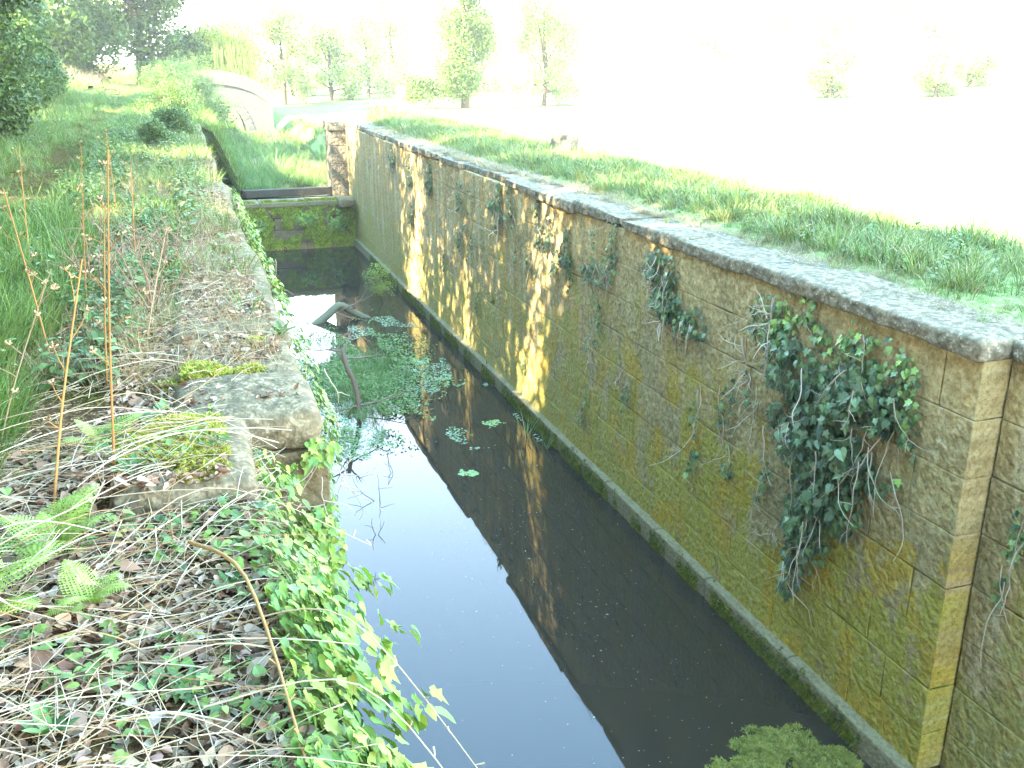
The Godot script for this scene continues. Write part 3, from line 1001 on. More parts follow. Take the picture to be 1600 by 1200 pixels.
# blobs: [centre, radii] in the wall's plane (second axis along `along`); leaves hang from a wall that looks along `out`
func ivy(label: String, origin: Vector3, out: Vector3, along: Vector3, blobs: Array, singles: int, rest: int, size: Vector2, cols: Array, m: Material, thick: float, stems: int, stem_col := Color(0.34, 0.28, 0.20), group := "", outlines := [IVY, IVY, HEART]) -> Node3D:
	var t := thing("ivy_plant", label, "ivy", origin, group)
	var leaves := tinted(outlines, cols, m, 14)
	var mm := [[], [], []]
	var tint := [[], [], []]
	var weights := []
	var total := 0.0
	for bl in blobs:
		total += bl[2] * bl[3]
		weights.append(total)
	for i in singles + rest:
		var w := rng.randf() * total
		var k := 0
		while weights[k] < w: k += 1
		var bl: Array = blobs[k]
		var a := rr(0, TAU)
		var r := pow(rng.randf(), 0.65)
		var p: Vector3 = along * (bl[0] + cos(a) * r * bl[2]) + Vector3.UP * (bl[1] + sin(a) * r * bl[3])
		if nz.get_noise_3d(p.x * 30.0, p.y * 30.0, p.z * 30.0 + origin.z) < -0.22: continue
		p += out * (0.02 + rng.randf() * thick * (1.15 - r * 0.8))
		var nrm := out + Vector3.UP * (rr(0.3, 1.8) if m == M.leaf else rr(-0.1, 0.9)) + along * rr(-0.6, 0.6)
		var tip := Vector3.DOWN + along * rr(-0.9, 0.9) + out * rr(0.0, 0.8)
		var s := rr(size.x, size.y) * (1.1 - 0.35 * r)
		var bs := facing(nrm, tip).scaled_local(Vector3(s, s, s))
		if i < singles:
			var o := MeshInstance3D.new()
			o.mesh = pick(leaves)
			o.name = "leaf"
			o.transform = Transform3D(bs, p)
			t.add_child(o, true)
		else:
			var q := rng.randi() % 3
			mm[q].append(Transform3D(bs, p))
			tint[q].append(vary(pick(cols), 0.3))
	for q in 3:
		if mm[q].size():
			copies("foliage", (SHAPES.ivy if m == M.ivy_leaf else SHAPES.fresh_ivy)[q], mm[q], tint[q], t, "stuff")
	for i in stems:
		var bl: Array = pick(blobs)
		var p: Vector3 = along * (bl[0] + rr(-0.9, 0.9) * bl[2]) + Vector3.UP * (bl[1] + rr(-0.3, 1.0) * bl[3]) + out * rr(0.02, thick + 0.05)
		var b := MB.new()
		var l := rr(0.35, 1.1) * clampf(bl[3] * 2.2, 0.35, 1.2)
		var pts := wander(p, Vector3.DOWN + along * rr(-0.8, 0.8) + out * 0.1, l, 0.28, 10)
		for q in pts.size():
			var d := pts[q].dot(out)
			if d < 0.012: pts[q] += out * (0.012 - d)
		b.tube(pts, taper(11, rr(0.0035, 0.006), 0.002), 5, vary(stem_col, 0.25))
		for q in rng.randi() % 4:
			var at := pts[2 + rng.randi() % 7]
			b.tube(wander(at, Vector3.DOWN * rr(-0.5, 1.0) + along * rr(-1, 1) + out * rr(0, 0.5), rr(0.08, 0.25), 0.35, 5), taper(6, 0.003, 0.0015), 4, vary(stem_col, 0.25))
		part("vine_stem", b.mesh(M.stem), t)
	return t

func make_wall_ivy() -> void:
	var dark := [Color(0.05, 0.085, 0.03), Color(0.062, 0.105, 0.036), Color(0.042, 0.072, 0.03), Color(0.085, 0.135, 0.05), Color(0.12, 0.17, 0.08)]
	var mixed := [Color(0.06, 0.11, 0.035), Color(0.12, 0.19, 0.05), Color(0.05, 0.085, 0.04), Color(0.16, 0.22, 0.07)]
	var light := [Color(0.15, 0.25, 0.05), Color(0.11, 0.20, 0.05), Color(0.19, 0.29, 0.06)]
	var out := Vector3(-1, 0, 0)
	var al := Vector3(0, 0, -1)
	var pale := Color(0.33, 0.265, 0.19)
	ivy("largest dark ivy mass hanging on the wall by its near corner", Vector3(FACE_R, 0, -5.0), out, al, [[0.95, -0.95, 0.72, 0.40], [1.25, -1.25, 0.62, 0.40], [0.75, -1.15, 0.50, 0.42], [1.0, -1.65, 0.46, 0.38], [1.2, -2.05, 0.32, 0.36], [1.25, -2.4, 0.16, 0.22], [1.6, -0.75, 0.5, 0.3], [0.6, -0.7, 0.4, 0.3], [1.35, -2.65, 0.12, 0.2]], 300, 2300, Vector2(0.055, 0.11), dark, M.ivy_leaf, 0.22, 30, pale)
	ivy("light green young ivy spreading under the coping above the dark ivy mass", Vector3(FACE_R, 0, -5.0), out, al, [[0.5, -0.42, 0.36, 0.24], [1.0, -0.36, 0.5, 0.22], [1.6, -0.30, 0.5, 0.2], [0.25, -0.8, 0.14, 0.5], [0.42, -1.1, 0.2, 0.35], [2.0, -0.5, 0.4, 0.3]], 280, 420, Vector2(0.045, 0.085), mixed + light, M.ivy_leaf, 0.07, 12, pale)
	ivy("bushy ivy clump with bare grey twigs beside the dark ivy mass", Vector3(FACE_R, 0, -8.6), out, al, [[0.4, -0.75, 0.34, 0.38], [0.55, -0.40, 0.4, 0.24], [0.2, -0.95, 0.28, 0.22], [-0.25, -0.8, 0.25, 0.18]], 240, 420, Vector2(0.05, 0.10), dark + mixed, M.ivy_leaf, 0.15, 16, pale)
	ivy("thin trailing ivy low on the wall under the bare twigs", Vector3(FACE_R, 0, -7.5), out, al, [[0.15, -1.5, 0.16, 0.5], [0.05, -2.05, 0.12, 0.2], [0.75, -1.75, 0.1, 0.35], [-0.25, -1.2, 0.2, 0.25]], 130, 0, Vector2(0.035, 0.07), mixed, M.ivy_leaf, 0.06, 10)
	for i in 12:
		# strands of uneven length, width and fullness, some of them touching
		var z: float = [-10.4, -11.0, -11.9, -12.6, -13.1, -14.3, -14.9, -16.6, -17.3, -19.6, -21.5, -23.4][i]
		var blobs := []
		var y := rr(-0.55, -0.2)
		var off := 0.0
		var fat := rr(0.07, 0.26)
		for k in 2 + rng.randi() % 4:
			blobs.append([off, y, fat * rr(0.5, 1.3), rr(0.16, 0.36)])
			y -= rr(0.22, 0.5)
			off += rr(-0.16, 0.2)
		blobs.append([off + rr(-0.4, 0.4), y * rr(0.3, 0.9), rr(0.1, 0.5), rr(0.08, 0.2)])
		ivy("narrow ivy strand down the stained wall, %s beyond the ivy clump with bare twigs" % NTH[i], Vector3(FACE_R, 0, z), out, al, blobs, 0, int(rr(90, 330)), Vector2(0.03, 0.075), dark + mixed, M.ivy_leaf, 0.09, 6, Color(0.3, 0.25, 0.18), "ivy strands on the lock wall")
	for s in [[-8.2, -2.2], [-9.9, -2.0], [-11.2, -2.6], [-13.6, -2.6], [-16.2, -2.3], [-10.4, -0.45], [-18.6, -2.0], [-6.9, -1.9]]:
		ivy("small sprig of ivy creeping alone on the stained wall", Vector3(FACE_R, s[1], s[0]), out, al, [[0.0, 0.0, 0.10, 0.22], [0.08, -0.25, 0.06, 0.15]], 0, 34, Vector2(0.035, 0.075), mixed, M.ivy_leaf, 0.05, 2, Color(0.3, 0.25, 0.18), "small ivy sprigs")
	ivy("short ivy trail on the recessed wall around the corner", Vector3(RECESS_R, 0, -4.30), out, al, [[0.0, -1.25, 0.10, 0.22], [0.06, -1.6, 0.05, 0.3]], 50, 0, Vector2(0.04, 0.075), mixed, M.ivy_leaf, 0.06, 4, pale)
	# bare twigs standing out from the wall
	for s in [[-7.05, -0.35, 10], [-7.5, -0.85, 12], [-9.1, -0.55, 9], [-14.9, -0.55, 5]]:
		var t := thing("dead_ivy_branch", "bleached bare ivy branch standing off the wall beside green leaves", "branch", Vector3(FACE_R, s[1], s[0]), "bare ivy branches on the wall")
		var b := MB.new()
		var main := wander(Vector3(-0.02, 0.12, 0), Vector3(-0.12, -1, 0.15), 0.75, 0.12, 10)
		b.tube(main, taper(11, 0.011, 0.005), 6, pale * 1.25)
		part("stem", b.mesh(M.stem), t)
		for i in s[2]:
			var c := MB.new()
			var p0: Vector3 = main[1 + rng.randi() % 8]
			var w := wander(p0, Vector3(rr(-0.8, -0.1), rr(-0.7, 0.6), rr(-1, 1)), rr(0.15, 0.4), 0.4, 7)
			c.tube(w, taper(8, 0.006, 0.002), 5, pale * rr(1.0, 1.5))
			c.tube(wander(w[3], Vector3(rr(-0.8, 0), rr(-1, 1), rr(-1, 1)), 0.14, 0.4, 4), taper(5, 0.003, 0.0015), 4, pale * 1.3)
			part("twig", c.mesh(M.stem), t)

# ------------------------------------------------------------------ the bank across the water
func make_bank_across() -> void:
	var green := [Color(0.85, 0.82, 0.85), Color(1.0, 0.92, 0.95), Color(0.72, 0.72, 0.78), Color(1.0, 0.84, 0.9)]
	var xf := []
	var tints := []
	for i in 9500:
		var z := -4.2 - pow(rng.randf(), 0.85) * 29.0
		var edge := 5.32 + 0.22 * nz.get_noise_2d(3.0, z * 12.0) + smoothstep(-7.0, -10.5, z) * 0.12 - smoothstep(-13.0, -17.0, z) * 0.3
		var x := edge + pow(rng.randf(), 0.9) * (7.9 - edge)
		if z > -4.7 and x < 5.75: continue
		var rise := smoothstep(0.0, 0.5, x - edge)
		var s := lerpf(0.45, 1.05, rise) * rr(0.5, 1.35) * (1.0 + 0.7 * nz.get_noise_2d(x * 14.0, z * 14.0))
		xf.append(Transform3D(Basis(Vector3.UP, rr(0, TAU)).scaled_local(Vector3(1, 1, 1) * s), Vector3(x, height(x, z) - 0.01, z)))
		tints.append(vary(pick(green), 0.3))
	mass("bank_grass", "fresh green grass along the coping of the wall across the water", "grass", SHAPES.short_grass, xf, tints)
	xf = []; tints = []
	for i in 2600:
		var z := -4.6 - rng.randf() * 27.0
		var edge := 5.30 + 0.22 * nz.get_noise_2d(3.0, z * 12.0) - smoothstep(-13.0, -17.0, z) * 0.25
		var x := edge + absf(rng.randfn(0.0, 0.18))
		if z < -22.5: x = rr(4.95, 5.9)
		var s := rr(0.3, 0.75)
		xf.append(Transform3D(Basis(Vector3.UP, rr(0, TAU)).scaled_local(Vector3(s * 1.4, s * 0.55, s * 1.4)), Vector3(x, maxf(height(x, z), 0.005 if x < 5.4 else -9.0), z)))
		tints.append(vary(Color(0.75, 0.72, 0.68), 0.3))
	mass("dry_thatch", "bleached dry grass thatch at the edge of the coping", "thatch", SHAPES.straw, xf, tints)
	xf = []; tints = []
	for i in 220:
		var z := -5.5 - rng.randf() * 24.0
		var x := rr(5.6, 7.4)
		var s := rr(0.5, 1.0)
		xf.append(Transform3D(Basis(Vector3.UP, rr(0, TAU)).scaled_local(Vector3(s, s, s)), Vector3(x, height(x, z), z)))
		tints.append(vary(Color(0.10, 0.17, 0.05), 0.3))
	mass("bank_weeds", "broad-leaved weeds among the grass across the water", "weeds", SHAPES.herb, xf, tints)
	# tufts that stand alone on the stone
	for a in [[5.22, -5.05, 0.55], [5.34, -6.9, 0.7], [5.2, -9.8, 0.4]]:
		var t := part("grass_tuft", SHAPES.tall_grass[0] if false else grass_tuft(26, 0.08, 0.2, 0.035, 0.005, 0.05), self, Vector3(a[0], 0.005, a[1]))
		t.scale = Vector3.ONE * a[2] * 1.6
		t.mesh.surface_set_material(0, M.tuft)
		tag(t, "single small green grass tuft rooted on the grey coping", "grass tuft", "lone tufts on the coping")
	# the lump of stone at the brink of the bank
	for a in [[7.2, -18.0, 0.42, 0.52], [7.7, -17.7, 0.36, 0.34]]:
		var s := Vector3(a[2] * 1.3, a[3], a[2])
		var at := Vector3(a[0], height(a[0], a[1]) + a[3] * 0.42, a[1])
		var r := part("boulder", stone(s, minf(0.12, a[3] * 0.4), 0.05, 0.08, at, M.coping_stone, 0.0, 0.16), self, at)
		r.rotation = Vector3(0.1, rr(0, 3), 0.25)
		tag(r, ("upright weathered boulder on the brink of the grassy bank" if a[3] > 0.5 else "low flat stone leaning beside the upright boulder on the bank"), "boulder", "boulders on the bank")
	for a in [[5.16, -7.45, 0.16, 0.07], [5.22, -6.05, 0.12, 0.05]]:
		var b := MB.new()
		var n := 16
		var mid := b.vert(Vector3.ZERO)
		for i in n:
			var k := TAU * i / n
			var r := 1.0 + 0.35 * nz.get_noise_2d(cos(k) * 12.0 + a[1] * 9.0, sin(k) * 12.0)
			b.vert(Vector3(cos(k) * a[3] * r, 0, sin(k) * a[2] * r))
		for i in n:
			b.ix.append_array(PackedInt32Array([mid, 1 + (i + 1) % n, 1 + i]))
		var p := part("blue_patch", b.mesh(M.pale_blue), self, Vector3(a[0], 0.02, a[1]))  # flat irregular patch of one even pale blue
		tag(p, ("larger" if a[2] > 0.14 else "smaller") + " flat pale blue patch on the grey coping stones", "paint mark", "pale blue patches on the coping")

# ------------------------------------------------------------------ the towpath bank beyond the litter
func make_towpath() -> void:
	var green := [Color(0.78, 0.84, 0.65), Color(0.95, 0.98, 0.8), Color(0.64, 0.70, 0.62)]
	var xf := []
	var tints := []
	# tall grass
	for i in 3000:
		var z := -3.5 - rng.randf() * 8.0
		var x := -0.88 - rng.randf() * 2.2 - 0.25 * nz.get_noise_2d(z * 9.0, 4.0)
		if nz.get_noise_2d(x * 10.0, z * 10.0 + 30.0) < -0.12: continue
		if absf(x + 2.25) < 0.2: continue
		var s := rr(0.65, 1.15) * lerpf(0.75, 1.0, smoothstep(-0.8, -1.3, x))
		xf.append(Transform3D(Basis(Vector3.UP, rr(0, TAU)).scaled_local(Vector3(s, s, s)), Vector3(x, height(x, z), z)))
		tints.append(vary(pick(green), 0.25))
	mass("tall_grass", "tall lush green grass standing beside the littered coping", "grass", SHAPES.tall_grass, xf, tints)
	xf = []; tints = []
	for i in 15000:
		var z := -7.0 - pow(rng.randf(), 1.25) * 58.0
		var x := 0.42 - pow(rng.randf(), 1.05) * 5.7
		if z < -30.0 and rng.randf() < 0.3: x = rr(0.2, 1.6)
		var path := exp(-pow((x + 2.2 - 0.25 * sin(z * 0.3)) / 0.28, 2.0)) * smoothstep(-24.0, -20.0, z)
		if rng.randf() < path * 1.1: continue
		if x > -0.15 and z > -9.0 and rng.randf() < 0.7: continue
		var s := rr(0.5, 1.1) * (1.0 - 0.5 * exp(-pow((x + 2.2) / 0.6, 2.0))) * (1.0 + 0.02 * absf(z))
		s *= 1.0 + 0.8 * nz.get_noise_2d(x * 8.0, z * 5.0)
		xf.append(Transform3D(Basis(Vector3.UP, rr(0, TAU)).scaled_local(Vector3(s, s, s)), Vector3(x, height(x, z), z)))
		tints.append(vary(pick(green), 0.28))
	mass("verge_grass", "short grass of the towpath verge running towards the far trees", "grass", SHAPES.short_grass, xf, tints)
	xf = []; tints = []
	for i in 2600:
		var z := -5.6 - pow(rng.randf(), 1.2) * 26.0
		var x := 0.32 - pow(rng.randf(), 0.9) * 2.0
		if x > -0.35 and z > -8.0: continue
		if rng.randf() < 0.25: x = rr(-5.5, -2.9)
		if nz.get_noise_2d(x * 12.0 + 60.0, z * 8.0) < -0.1: continue
		var s := rr(0.6, 1.25)
		xf.append(Transform3D(Basis(Vector3.UP, rr(0, TAU)).scaled_local(Vector3(s, s, s)), Vector3(x, height(x, z) - 0.01, z)))
		tints.append(vary(pick([Color(0.11, 0.17, 0.045), Color(0.15, 0.22, 0.055), Color(0.085, 0.135, 0.04)]), 0.3))
	mass("leafy_weeds", "leafy green weeds crowding the verge between coping and path", "weeds", SHAPES.herb, xf, tints)
	xf = []; tints = []
	for i in 2000:
		var z := -5.6 - pow(rng.randf(), 1.2) * 22.0
		var x := 0.42 - pow(rng.randf(), 1.2) * 1.6
		var s := rr(0.5, 1.2)
		xf.append(Transform3D(Basis.from_euler(Vector3(rr(-0.7, 0.7), rr(0, TAU), rr(-0.7, 0.7))).scaled_local(Vector3(s, s, s)), Vector3(x, height(x, z), z)))
		tints.append(vary(Color(0.78, 0.72, 0.66), 0.3))
	mass("dead_grass", "bleached dead grass lying through the verge weeds", "dead grass", SHAPES.straw, xf, tints)
	# straw bank in the sun by the bend
	xf = []; tints = []
	for i in 700:
		var z := rr(-72.0, -58.0)
		var x := rr(-9.0, -4.2)
		xf.append(Transform3D(Basis(Vector3.UP, rr(0, TAU)).scaled_local(Vector3.ONE * rr(2.0, 4.0)), Vector3(x, height(x, z), z)))
		tints.append(vary(Color(0.75, 0.72, 0.68), 0.3))
	mass("straw_bank", "straw-coloured dead grass bank where the path bends", "dead grass", SHAPES.straw, xf, tints)
	# reeds and sedge in the upper canal
	xf = []; tints = []
	for i in 2600:
		var z := -31.2 - pow(rng.randf(), 1.3) * 30.0
		var x := 0.9 + pow(rng.randf(), 1.2) * 6.2
		if x > 3.0 and z > -33.0: continue
		if x > 2.6 and nz.get_noise_2d(x * 6.0, z * 6.0) < 0.0: continue
		var s := rr(0.8, 1.5)
		xf.append(Transform3D(Basis(Vector3.UP, rr(0, TAU)).scaled_local(Vector3(s, s, s)), Vector3(x, maxf(height(x, z), -2.3), z)))
		tints.append(vary(pick(green), 0.3))
	mass("canal_reeds", "green waterside grass filling the canal above the sill", "reeds", SHAPES.tall_grass, xf, tints)
	var big := grass_tuft(90, 0.7, 1.3, 0.22, 0.02, 0.25)
	for a in [[3.25, -36.5, 1.0], [2.55, -38.0, 0.9]]:
		var t := part("sedge_tussock", big, self, Vector3(a[0], -2.28, a[1]))
		t.mesh.surface_set_material(0, M.tuft)
		t.scale = Vector3.ONE * a[2]
		tag(t, "arching yellow-green sedge tussock in the canal behind the sill", "sedge", "sedge tussocks")
	# bushes on the water side of the path, further on
	var nth := -1
	for a in [[-0.15, -26.0, 0.7], [0.0, -33.0, 1.3], [-0.4, -38.0, 1.7], [0.9, -42.0, 1.5], [-0.2, -47.0, 2.1], [1.4, -50.0, 2.0], [0.7, -53.0, 2.5], [-0.5, -22.5, 0.5]]:
		nth += 1
		tree("verge_bush", "%s low green bush growing between the towpath and the far canal" % ["sparse", "rounded", "broad", "brownish", "tall", "leaning", "tallest", "smallest"][nth], "bush", Vector3(a[0], height(a[0], a[1]) - 0.35 * a[2], a[1]), 0.02, lobes_of(a[2] * 1.3, a[2] * 0.7, 0.4 * a[2], 7), 560, 0.5, [Color(0.09, 0.16, 0.04), Color(0.14, 0.20, 0.05), Color(0.12, 0.15, 0.05)], SHAPES.fine_crown, "low bushes along the far towpath", -0.2)
	# moss on the sill
	xf = []; tints = []
	for i in 5200:
		var x := rr(0.7, 4.8)
		var y := rr(-3.6, -2.2)
		if nz.get_noise_2d(x * 14.0, y * 14.0) < -0.16 - 0.15 * (y + 2.9): continue
		var s := rr(2.0, 5.5)
		xf.append(Transform3D(facing(Vector3(0, rr(0.1, 0.6), 1), Vector3.DOWN).scaled_local(Vector3(s, s, s)), Vector3(x, y, SILL_Z + 0.02)))
		tints.append(vary(pick([Color(0.19, 0.23, 0.025), Color(0.13, 0.17, 0.022), Color(0.26, 0.28, 0.035)]), 0.3))
	mass("sill_moss", "yellow-green moss hanging over the face of the sill wall", "moss", SHAPES.moss, xf, tints)
	ivy("sprays of green fern-like plants on the mossy sill wall", Vector3(0, 0, SILL_Z + 0.03), Vector3(0, 0, 1), Vector3(1, 0, 0), [[4.3, -2.8, 0.35, 0.4], [3.3, -2.7, 0.4, 0.25], [1.9, -2.9, 0.3, 0.3]], 0, 300, Vector2(0.06, 0.14), [Color(0.12, 0.2, 0.03), Color(0.18, 0.26, 0.04)], M.leaf, 0.15, 6)

# ------------------------------------------------------------------ the littered bank in front
func top_at(x: float, z: float) -> float:
	if x > -0.60 and x < 0.04 and z < -3.88 and z > -4.72:
		return 0.075
	if z < CORNER_L + 0.03 and x > -0.12:
		return maxf(height(x, z), 0.008)
	return height(x, z)

func flat_basis(lean: float) -> Basis:
	return Basis.from_euler(Vector3(rr(-lean, lean), rr(0, TAU), rr(-lean, lean)))

func stem_line(from: Vector3, dir: Vector3, length: float, sag: float) -> PackedVector3Array:
	var mid := from + dir * length * 0.5 + Vector3(rr(-1, 1), 0, rr(-1, 1)) * length * 0.10 + Vector3.UP * sag
	var end := from + dir * length + Vector3(rr(-1, 1), 0, rr(-1, 1)) * length * 0.08
	return curve([from, from.lerp(mid, 0.55) + Vector3.UP * sag * 0.3, mid, mid.lerp(end, 0.6) + Vector3.UP * sag * 0.25, end], 10)

func make_foreground() -> void:
	var browns := [Color(0.30, 0.18, 0.105), Color(0.40, 0.27, 0.17), Color(0.19, 0.11, 0.065), Color(0.47, 0.36, 0.25), Color(0.34, 0.21, 0.15)]
	var xf := []
	var tints := []
	for i in 17000:
		var z := -1.5 - pow(rng.randf(), 0.9) * 3.0
		var x := 0.16 - rng.randf() * 1.5
		if i > 6000:
			z = -4.8 - rng.randf() * 6.0
			z = -5.0 - pow(rng.randf(), 1.3) * 14.0
			x = 0.46 - pow(rng.randf(), 1.1) * 1.0
			if x > 0.05 and nz.get_noise_2d(x * 16.0, z * 16.0) < 0.15 - smoothstep(-5.6, -6.6, z) * 0.7: continue
		if i < 11500 and (pow((x + 0.14) / 0.27, 2.0) + pow((z + 4.34) / 0.38, 2.0) < 1.0 or pow((x - 0.02) / 0.25, 2.0) + pow((z + 5.62) / 0.18, 2.0) < 1.0) and rng.randf() < 0.93: continue
		var s := rr(0.018, 0.055)
		xf.append(Transform3D(flat_basis(0.5).scaled_local(Vector3(s, s, s)), Vector3(x, top_at(x, z) + rr(0.0, 0.03), z)))
		tints.append(vary(pick(browns), 0.35))
	mass("leaf_litter", "brown leaf litter covering the bank above the lock edge", "leaf litter", SHAPES.litter, xf, tints)
	# the larger fallen leaves, one by one
	var big := tinted([OVAL, OVAL, HEART], browns, M.dry, 16)
	for i in 230:
		var z := -1.6 - rng.randf() * 2.7
		var x := 0.12 - rng.randf() * 1.05
		if i > 170:
			z = -4.9 - rng.randf() * 3.0
			x = rr(-0.4, 0.3)
		var o := part("fallen_leaf", pick(big), self, Vector3(x, top_at(x, z) + rr(0.02, 0.045), z))
		o.basis = flat_basis(0.55).scaled_local(Vector3.ONE * rr(0.055, 0.095))
		tag(o, "dry curled brown leaf lying loose on the leaf litter", "leaf", "larger fallen leaves")
	# fine straw lying about
	var straws := []
	for k in 5:
		var b := MB.new()
		var l := rr(0.12, 0.38)
		b.tube(stem_line(Vector3(-l * 0.5, 0, 0), Vector3.RIGHT, l, rr(0.0, 0.03)), taper(11, 0.0019, 0.001), 4)
		straws.append(b.mesh(M.stem))
	xf = []; tints = []
	for i in 3400:
		var z := -1.5 - rng.randf() * 3.2
		var x := 0.2 - rng.randf() * 1.6
		if i > 1900:
			z = -5.3 - rng.randf() * 8.0
			x = rr(-0.9, 0.45)
		var s := rr(0.6, 1.3)
		xf.append(Transform3D(Basis.from_euler(Vector3(rr(-0.3, 0.3), rr(0, TAU), rr(-0.35, 0.35))).scaled_local(Vector3(s, s, s)), Vector3(x, top_at(x, z) + rr(0.01, 0.07), z)))
		tints.append(vary(pick([Color(0.40, 0.31, 0.18), Color(0.48, 0.39, 0.26), Color(0.30, 0.20, 0.10)]), 0.3))
	mass("straw_litter", "thin straw-coloured stalks strewn over the leaf litter", "straw", straws, xf, tints)
	# long dead stems, one by one
	for i in 120:
		var z := -1.5 - rng.randf() * 3.0
		var x := 0.1 - rng.randf() * 1.25
		if i > 96:
			z = rr(-8.5, -4.6); x = rr(-0.9, 0.2)
		var l := rr(0.3, 1.0)
		var ang := rr(-0.9, 0.9) + (PI if rng.randf() < 0.4 else 0.0)
		var dir := Vector3(cos(ang), rr(-0.02, 0.22), sin(ang))
		var from := Vector3(x, top_at(x, z) + rr(0.02, 0.06), z)
		from -= dir * l * 0.5 * Vector3(1, 0, 1)
		if from.x + dir.x * l > 0.3: from.x = 0.28 - dir.x * l
		if from.x > 0.28: from.x = 0.28
		var b := MB.new()
		var col := vary(pick([Color(0.42, 0.32, 0.19), Color(0.52, 0.43, 0.30), Color(0.34, 0.21, 0.09), Color(0.45, 0.35, 0.23)]), 0.2)
		var r := rr(0.0016, 0.0036)
		var pts := stem_line(Vector3.ZERO, dir, l, rr(0.0, 0.09))
		b.tube(pts, taper(11, r, r * 0.5), 5, col)
		if rng.randf() < 0.5:
			b.tube(stem_line(pts[5], (dir + Vector3(rr(-1, 1), rr(0, 0.6), rr(-1, 1))).normalized(), l * 0.35, 0.02), taper(11, r * 0.6, r * 0.3), 4, col)
		var o := part("fallen_stalk", b.mesh(M.stem), self, from)
		tag(o, "long dry straw-coloured stalk lying across the leaf litter", "stalk", "dead stalks on the litter")
	# three thick stalks that arch over the others
	for a in [[[-0.12, 0.12, -3.25], [0.05, 0.22, -2.75], [0.14, 0.05, -2.05], 0.008, Color(0.32, 0.19, 0.07), "thick rust-brown stalk slanting down the litter to the lock edge"],
			[[-0.55, 0.05, -3.05], [-0.05, 0.30, -3.3], [0.5, 0.10, -3.05], 0.0028, Color(0.40, 0.31, 0.19), "pale arching stalk with seed heads reaching out over the water"],
			[[0.0, 0.06, -2.75], [0.32, 0.20, -2.45], [0.62, -0.12, -2.0], 0.003, Color(0.38, 0.28, 0.17), "long brown stalk with seed tufts drooping past the bright ivy"],
			[[-0.1, 0.1, -2.3], [0.3, 0.18, -2.15], [0.55, -0.05, -1.75], 0.003, Color(0.42, 0.34, 0.22), "pale stalk crossing the bright ivy near the water"]]:
		var b := MB.new()
		var pts := curve([Vector3(a[0][0], a[0][1], a[0][2]), Vector3(a[1][0], a[1][1], a[1][2]), Vector3(a[2][0], a[2][1], a[2][2])], 12)
		b.tube(pts, taper(13, a[3], a[3] * 0.5), 6, a[4])
		for q in 5:
			b.tube(wander(pts[8 + q], Vector3(rr(-1, 1), rr(0.2, 1), rr(-1, 1)), 0.03, 0.3, 3), taper(4, 0.001, 0.003), 5, a[4] * 1.2)
		tag(part("arching_stalk", b.mesh(M.stem), self), a[5], "stalk")
	# ground ivy and seedlings
	xf = []; tints = []
	var fresh := [Color(0.13, 0.20, 0.05), Color(0.17, 0.25, 0.05), Color(0.10, 0.155, 0.05), Color(0.20, 0.28, 0.06)]
	for i in 2100:
		var z := -1.5 - rng.randf() * 2.9
		var x := 0.2 - absf(rng.randfn(0.0, 0.42))
		if i > 1500:
			x = -0.3 - rng.randf() * 1.0
		if nz.get_noise_2d(x * 22.0 + 5.0, z * 22.0) < (0.02 if x < 0.0 else -0.2): continue
		var s := rr(0.02, 0.055)
		xf.append(Transform3D(flat_basis(0.5).scaled_local(Vector3(s, s, s)), Vector3(x, top_at(x, z) + rr(0.02, 0.08), z)))
		tints.append(vary(pick(fresh), 0.3))
	mass("ground_ivy", "small green leaves creeping through the brown litter", "ground cover", SHAPES.fresh_ivy, xf, tints)
	# bright ivy over the edge
	var bright := [Color(0.20, 0.32, 0.05), Color(0.26, 0.36, 0.06), Color(0.15, 0.26, 0.05), Color(0.12, 0.21, 0.06), Color(0.30, 0.36, 0.07)]
	var wall_out := Vector3(1, 0, 0)
	var al := Vector3(0, 0, -1)
	var iv := ivy("bright yellow-green ivy spilling over the lock edge in front", Vector3(RECESS_L - 0.06, 0, -1.4), wall_out, al, [[0.5, -0.08, 0.45, 0.20], [0.9, -0.05, 0.40, 0.18], [1.25, -0.02, 0.4, 0.16], [0.4, -0.4, 0.45, 0.3], [0.9, -0.4, 0.4, 0.3], [1.6, 0.0, 0.35, 0.12], [0.15, -0.2, 0.3, 0.3]], 300, 2600, Vector2(0.045, 0.085), bright, M.leaf, 0.42, 9, Color(0.26, 0.2, 0.11), "", [HEART, IVY, OVAL])
	iv.set_meta("category", "ivy")
	ivy("green ivy curtain hanging down the recessed wall beside the water", Vector3(RECESS_L, 0, -2.8), wall_out, al, [[0.4, -0.45, 0.5, 0.4], [1.0, -0.5, 0.45, 0.45], [1.5, -0.4, 0.35, 0.4], [0.8, -1.1, 0.7, 0.4], [1.5, -1.1, 0.35, 0.5]], 280, 2600, Vector2(0.045, 0.08), fresh + bright, M.leaf, 0.28, 8, Color(0.2, 0.15, 0.09))
	ivy("light ivy trails on the stone end face below the rounded coping", Vector3(FACE_L - 0.42, 0, CORNER_L + 0.02), Vector3(0, 0, 1), Vector3(1, 0, 0), [[0.05, -0.5, 0.10, 0.35], [0.38, -0.22, 0.10, 0.12], [0.25, -0.30, 0.2, 0.06], [0.36, -0.75, 0.12, 0.25], [0.2, -1.05, 0.25, 0.35], [0.2, -1.7, 0.25, 0.5]], 290, 800, Vector2(0.04, 0.075), bright, M.leaf, 0.09, 10)
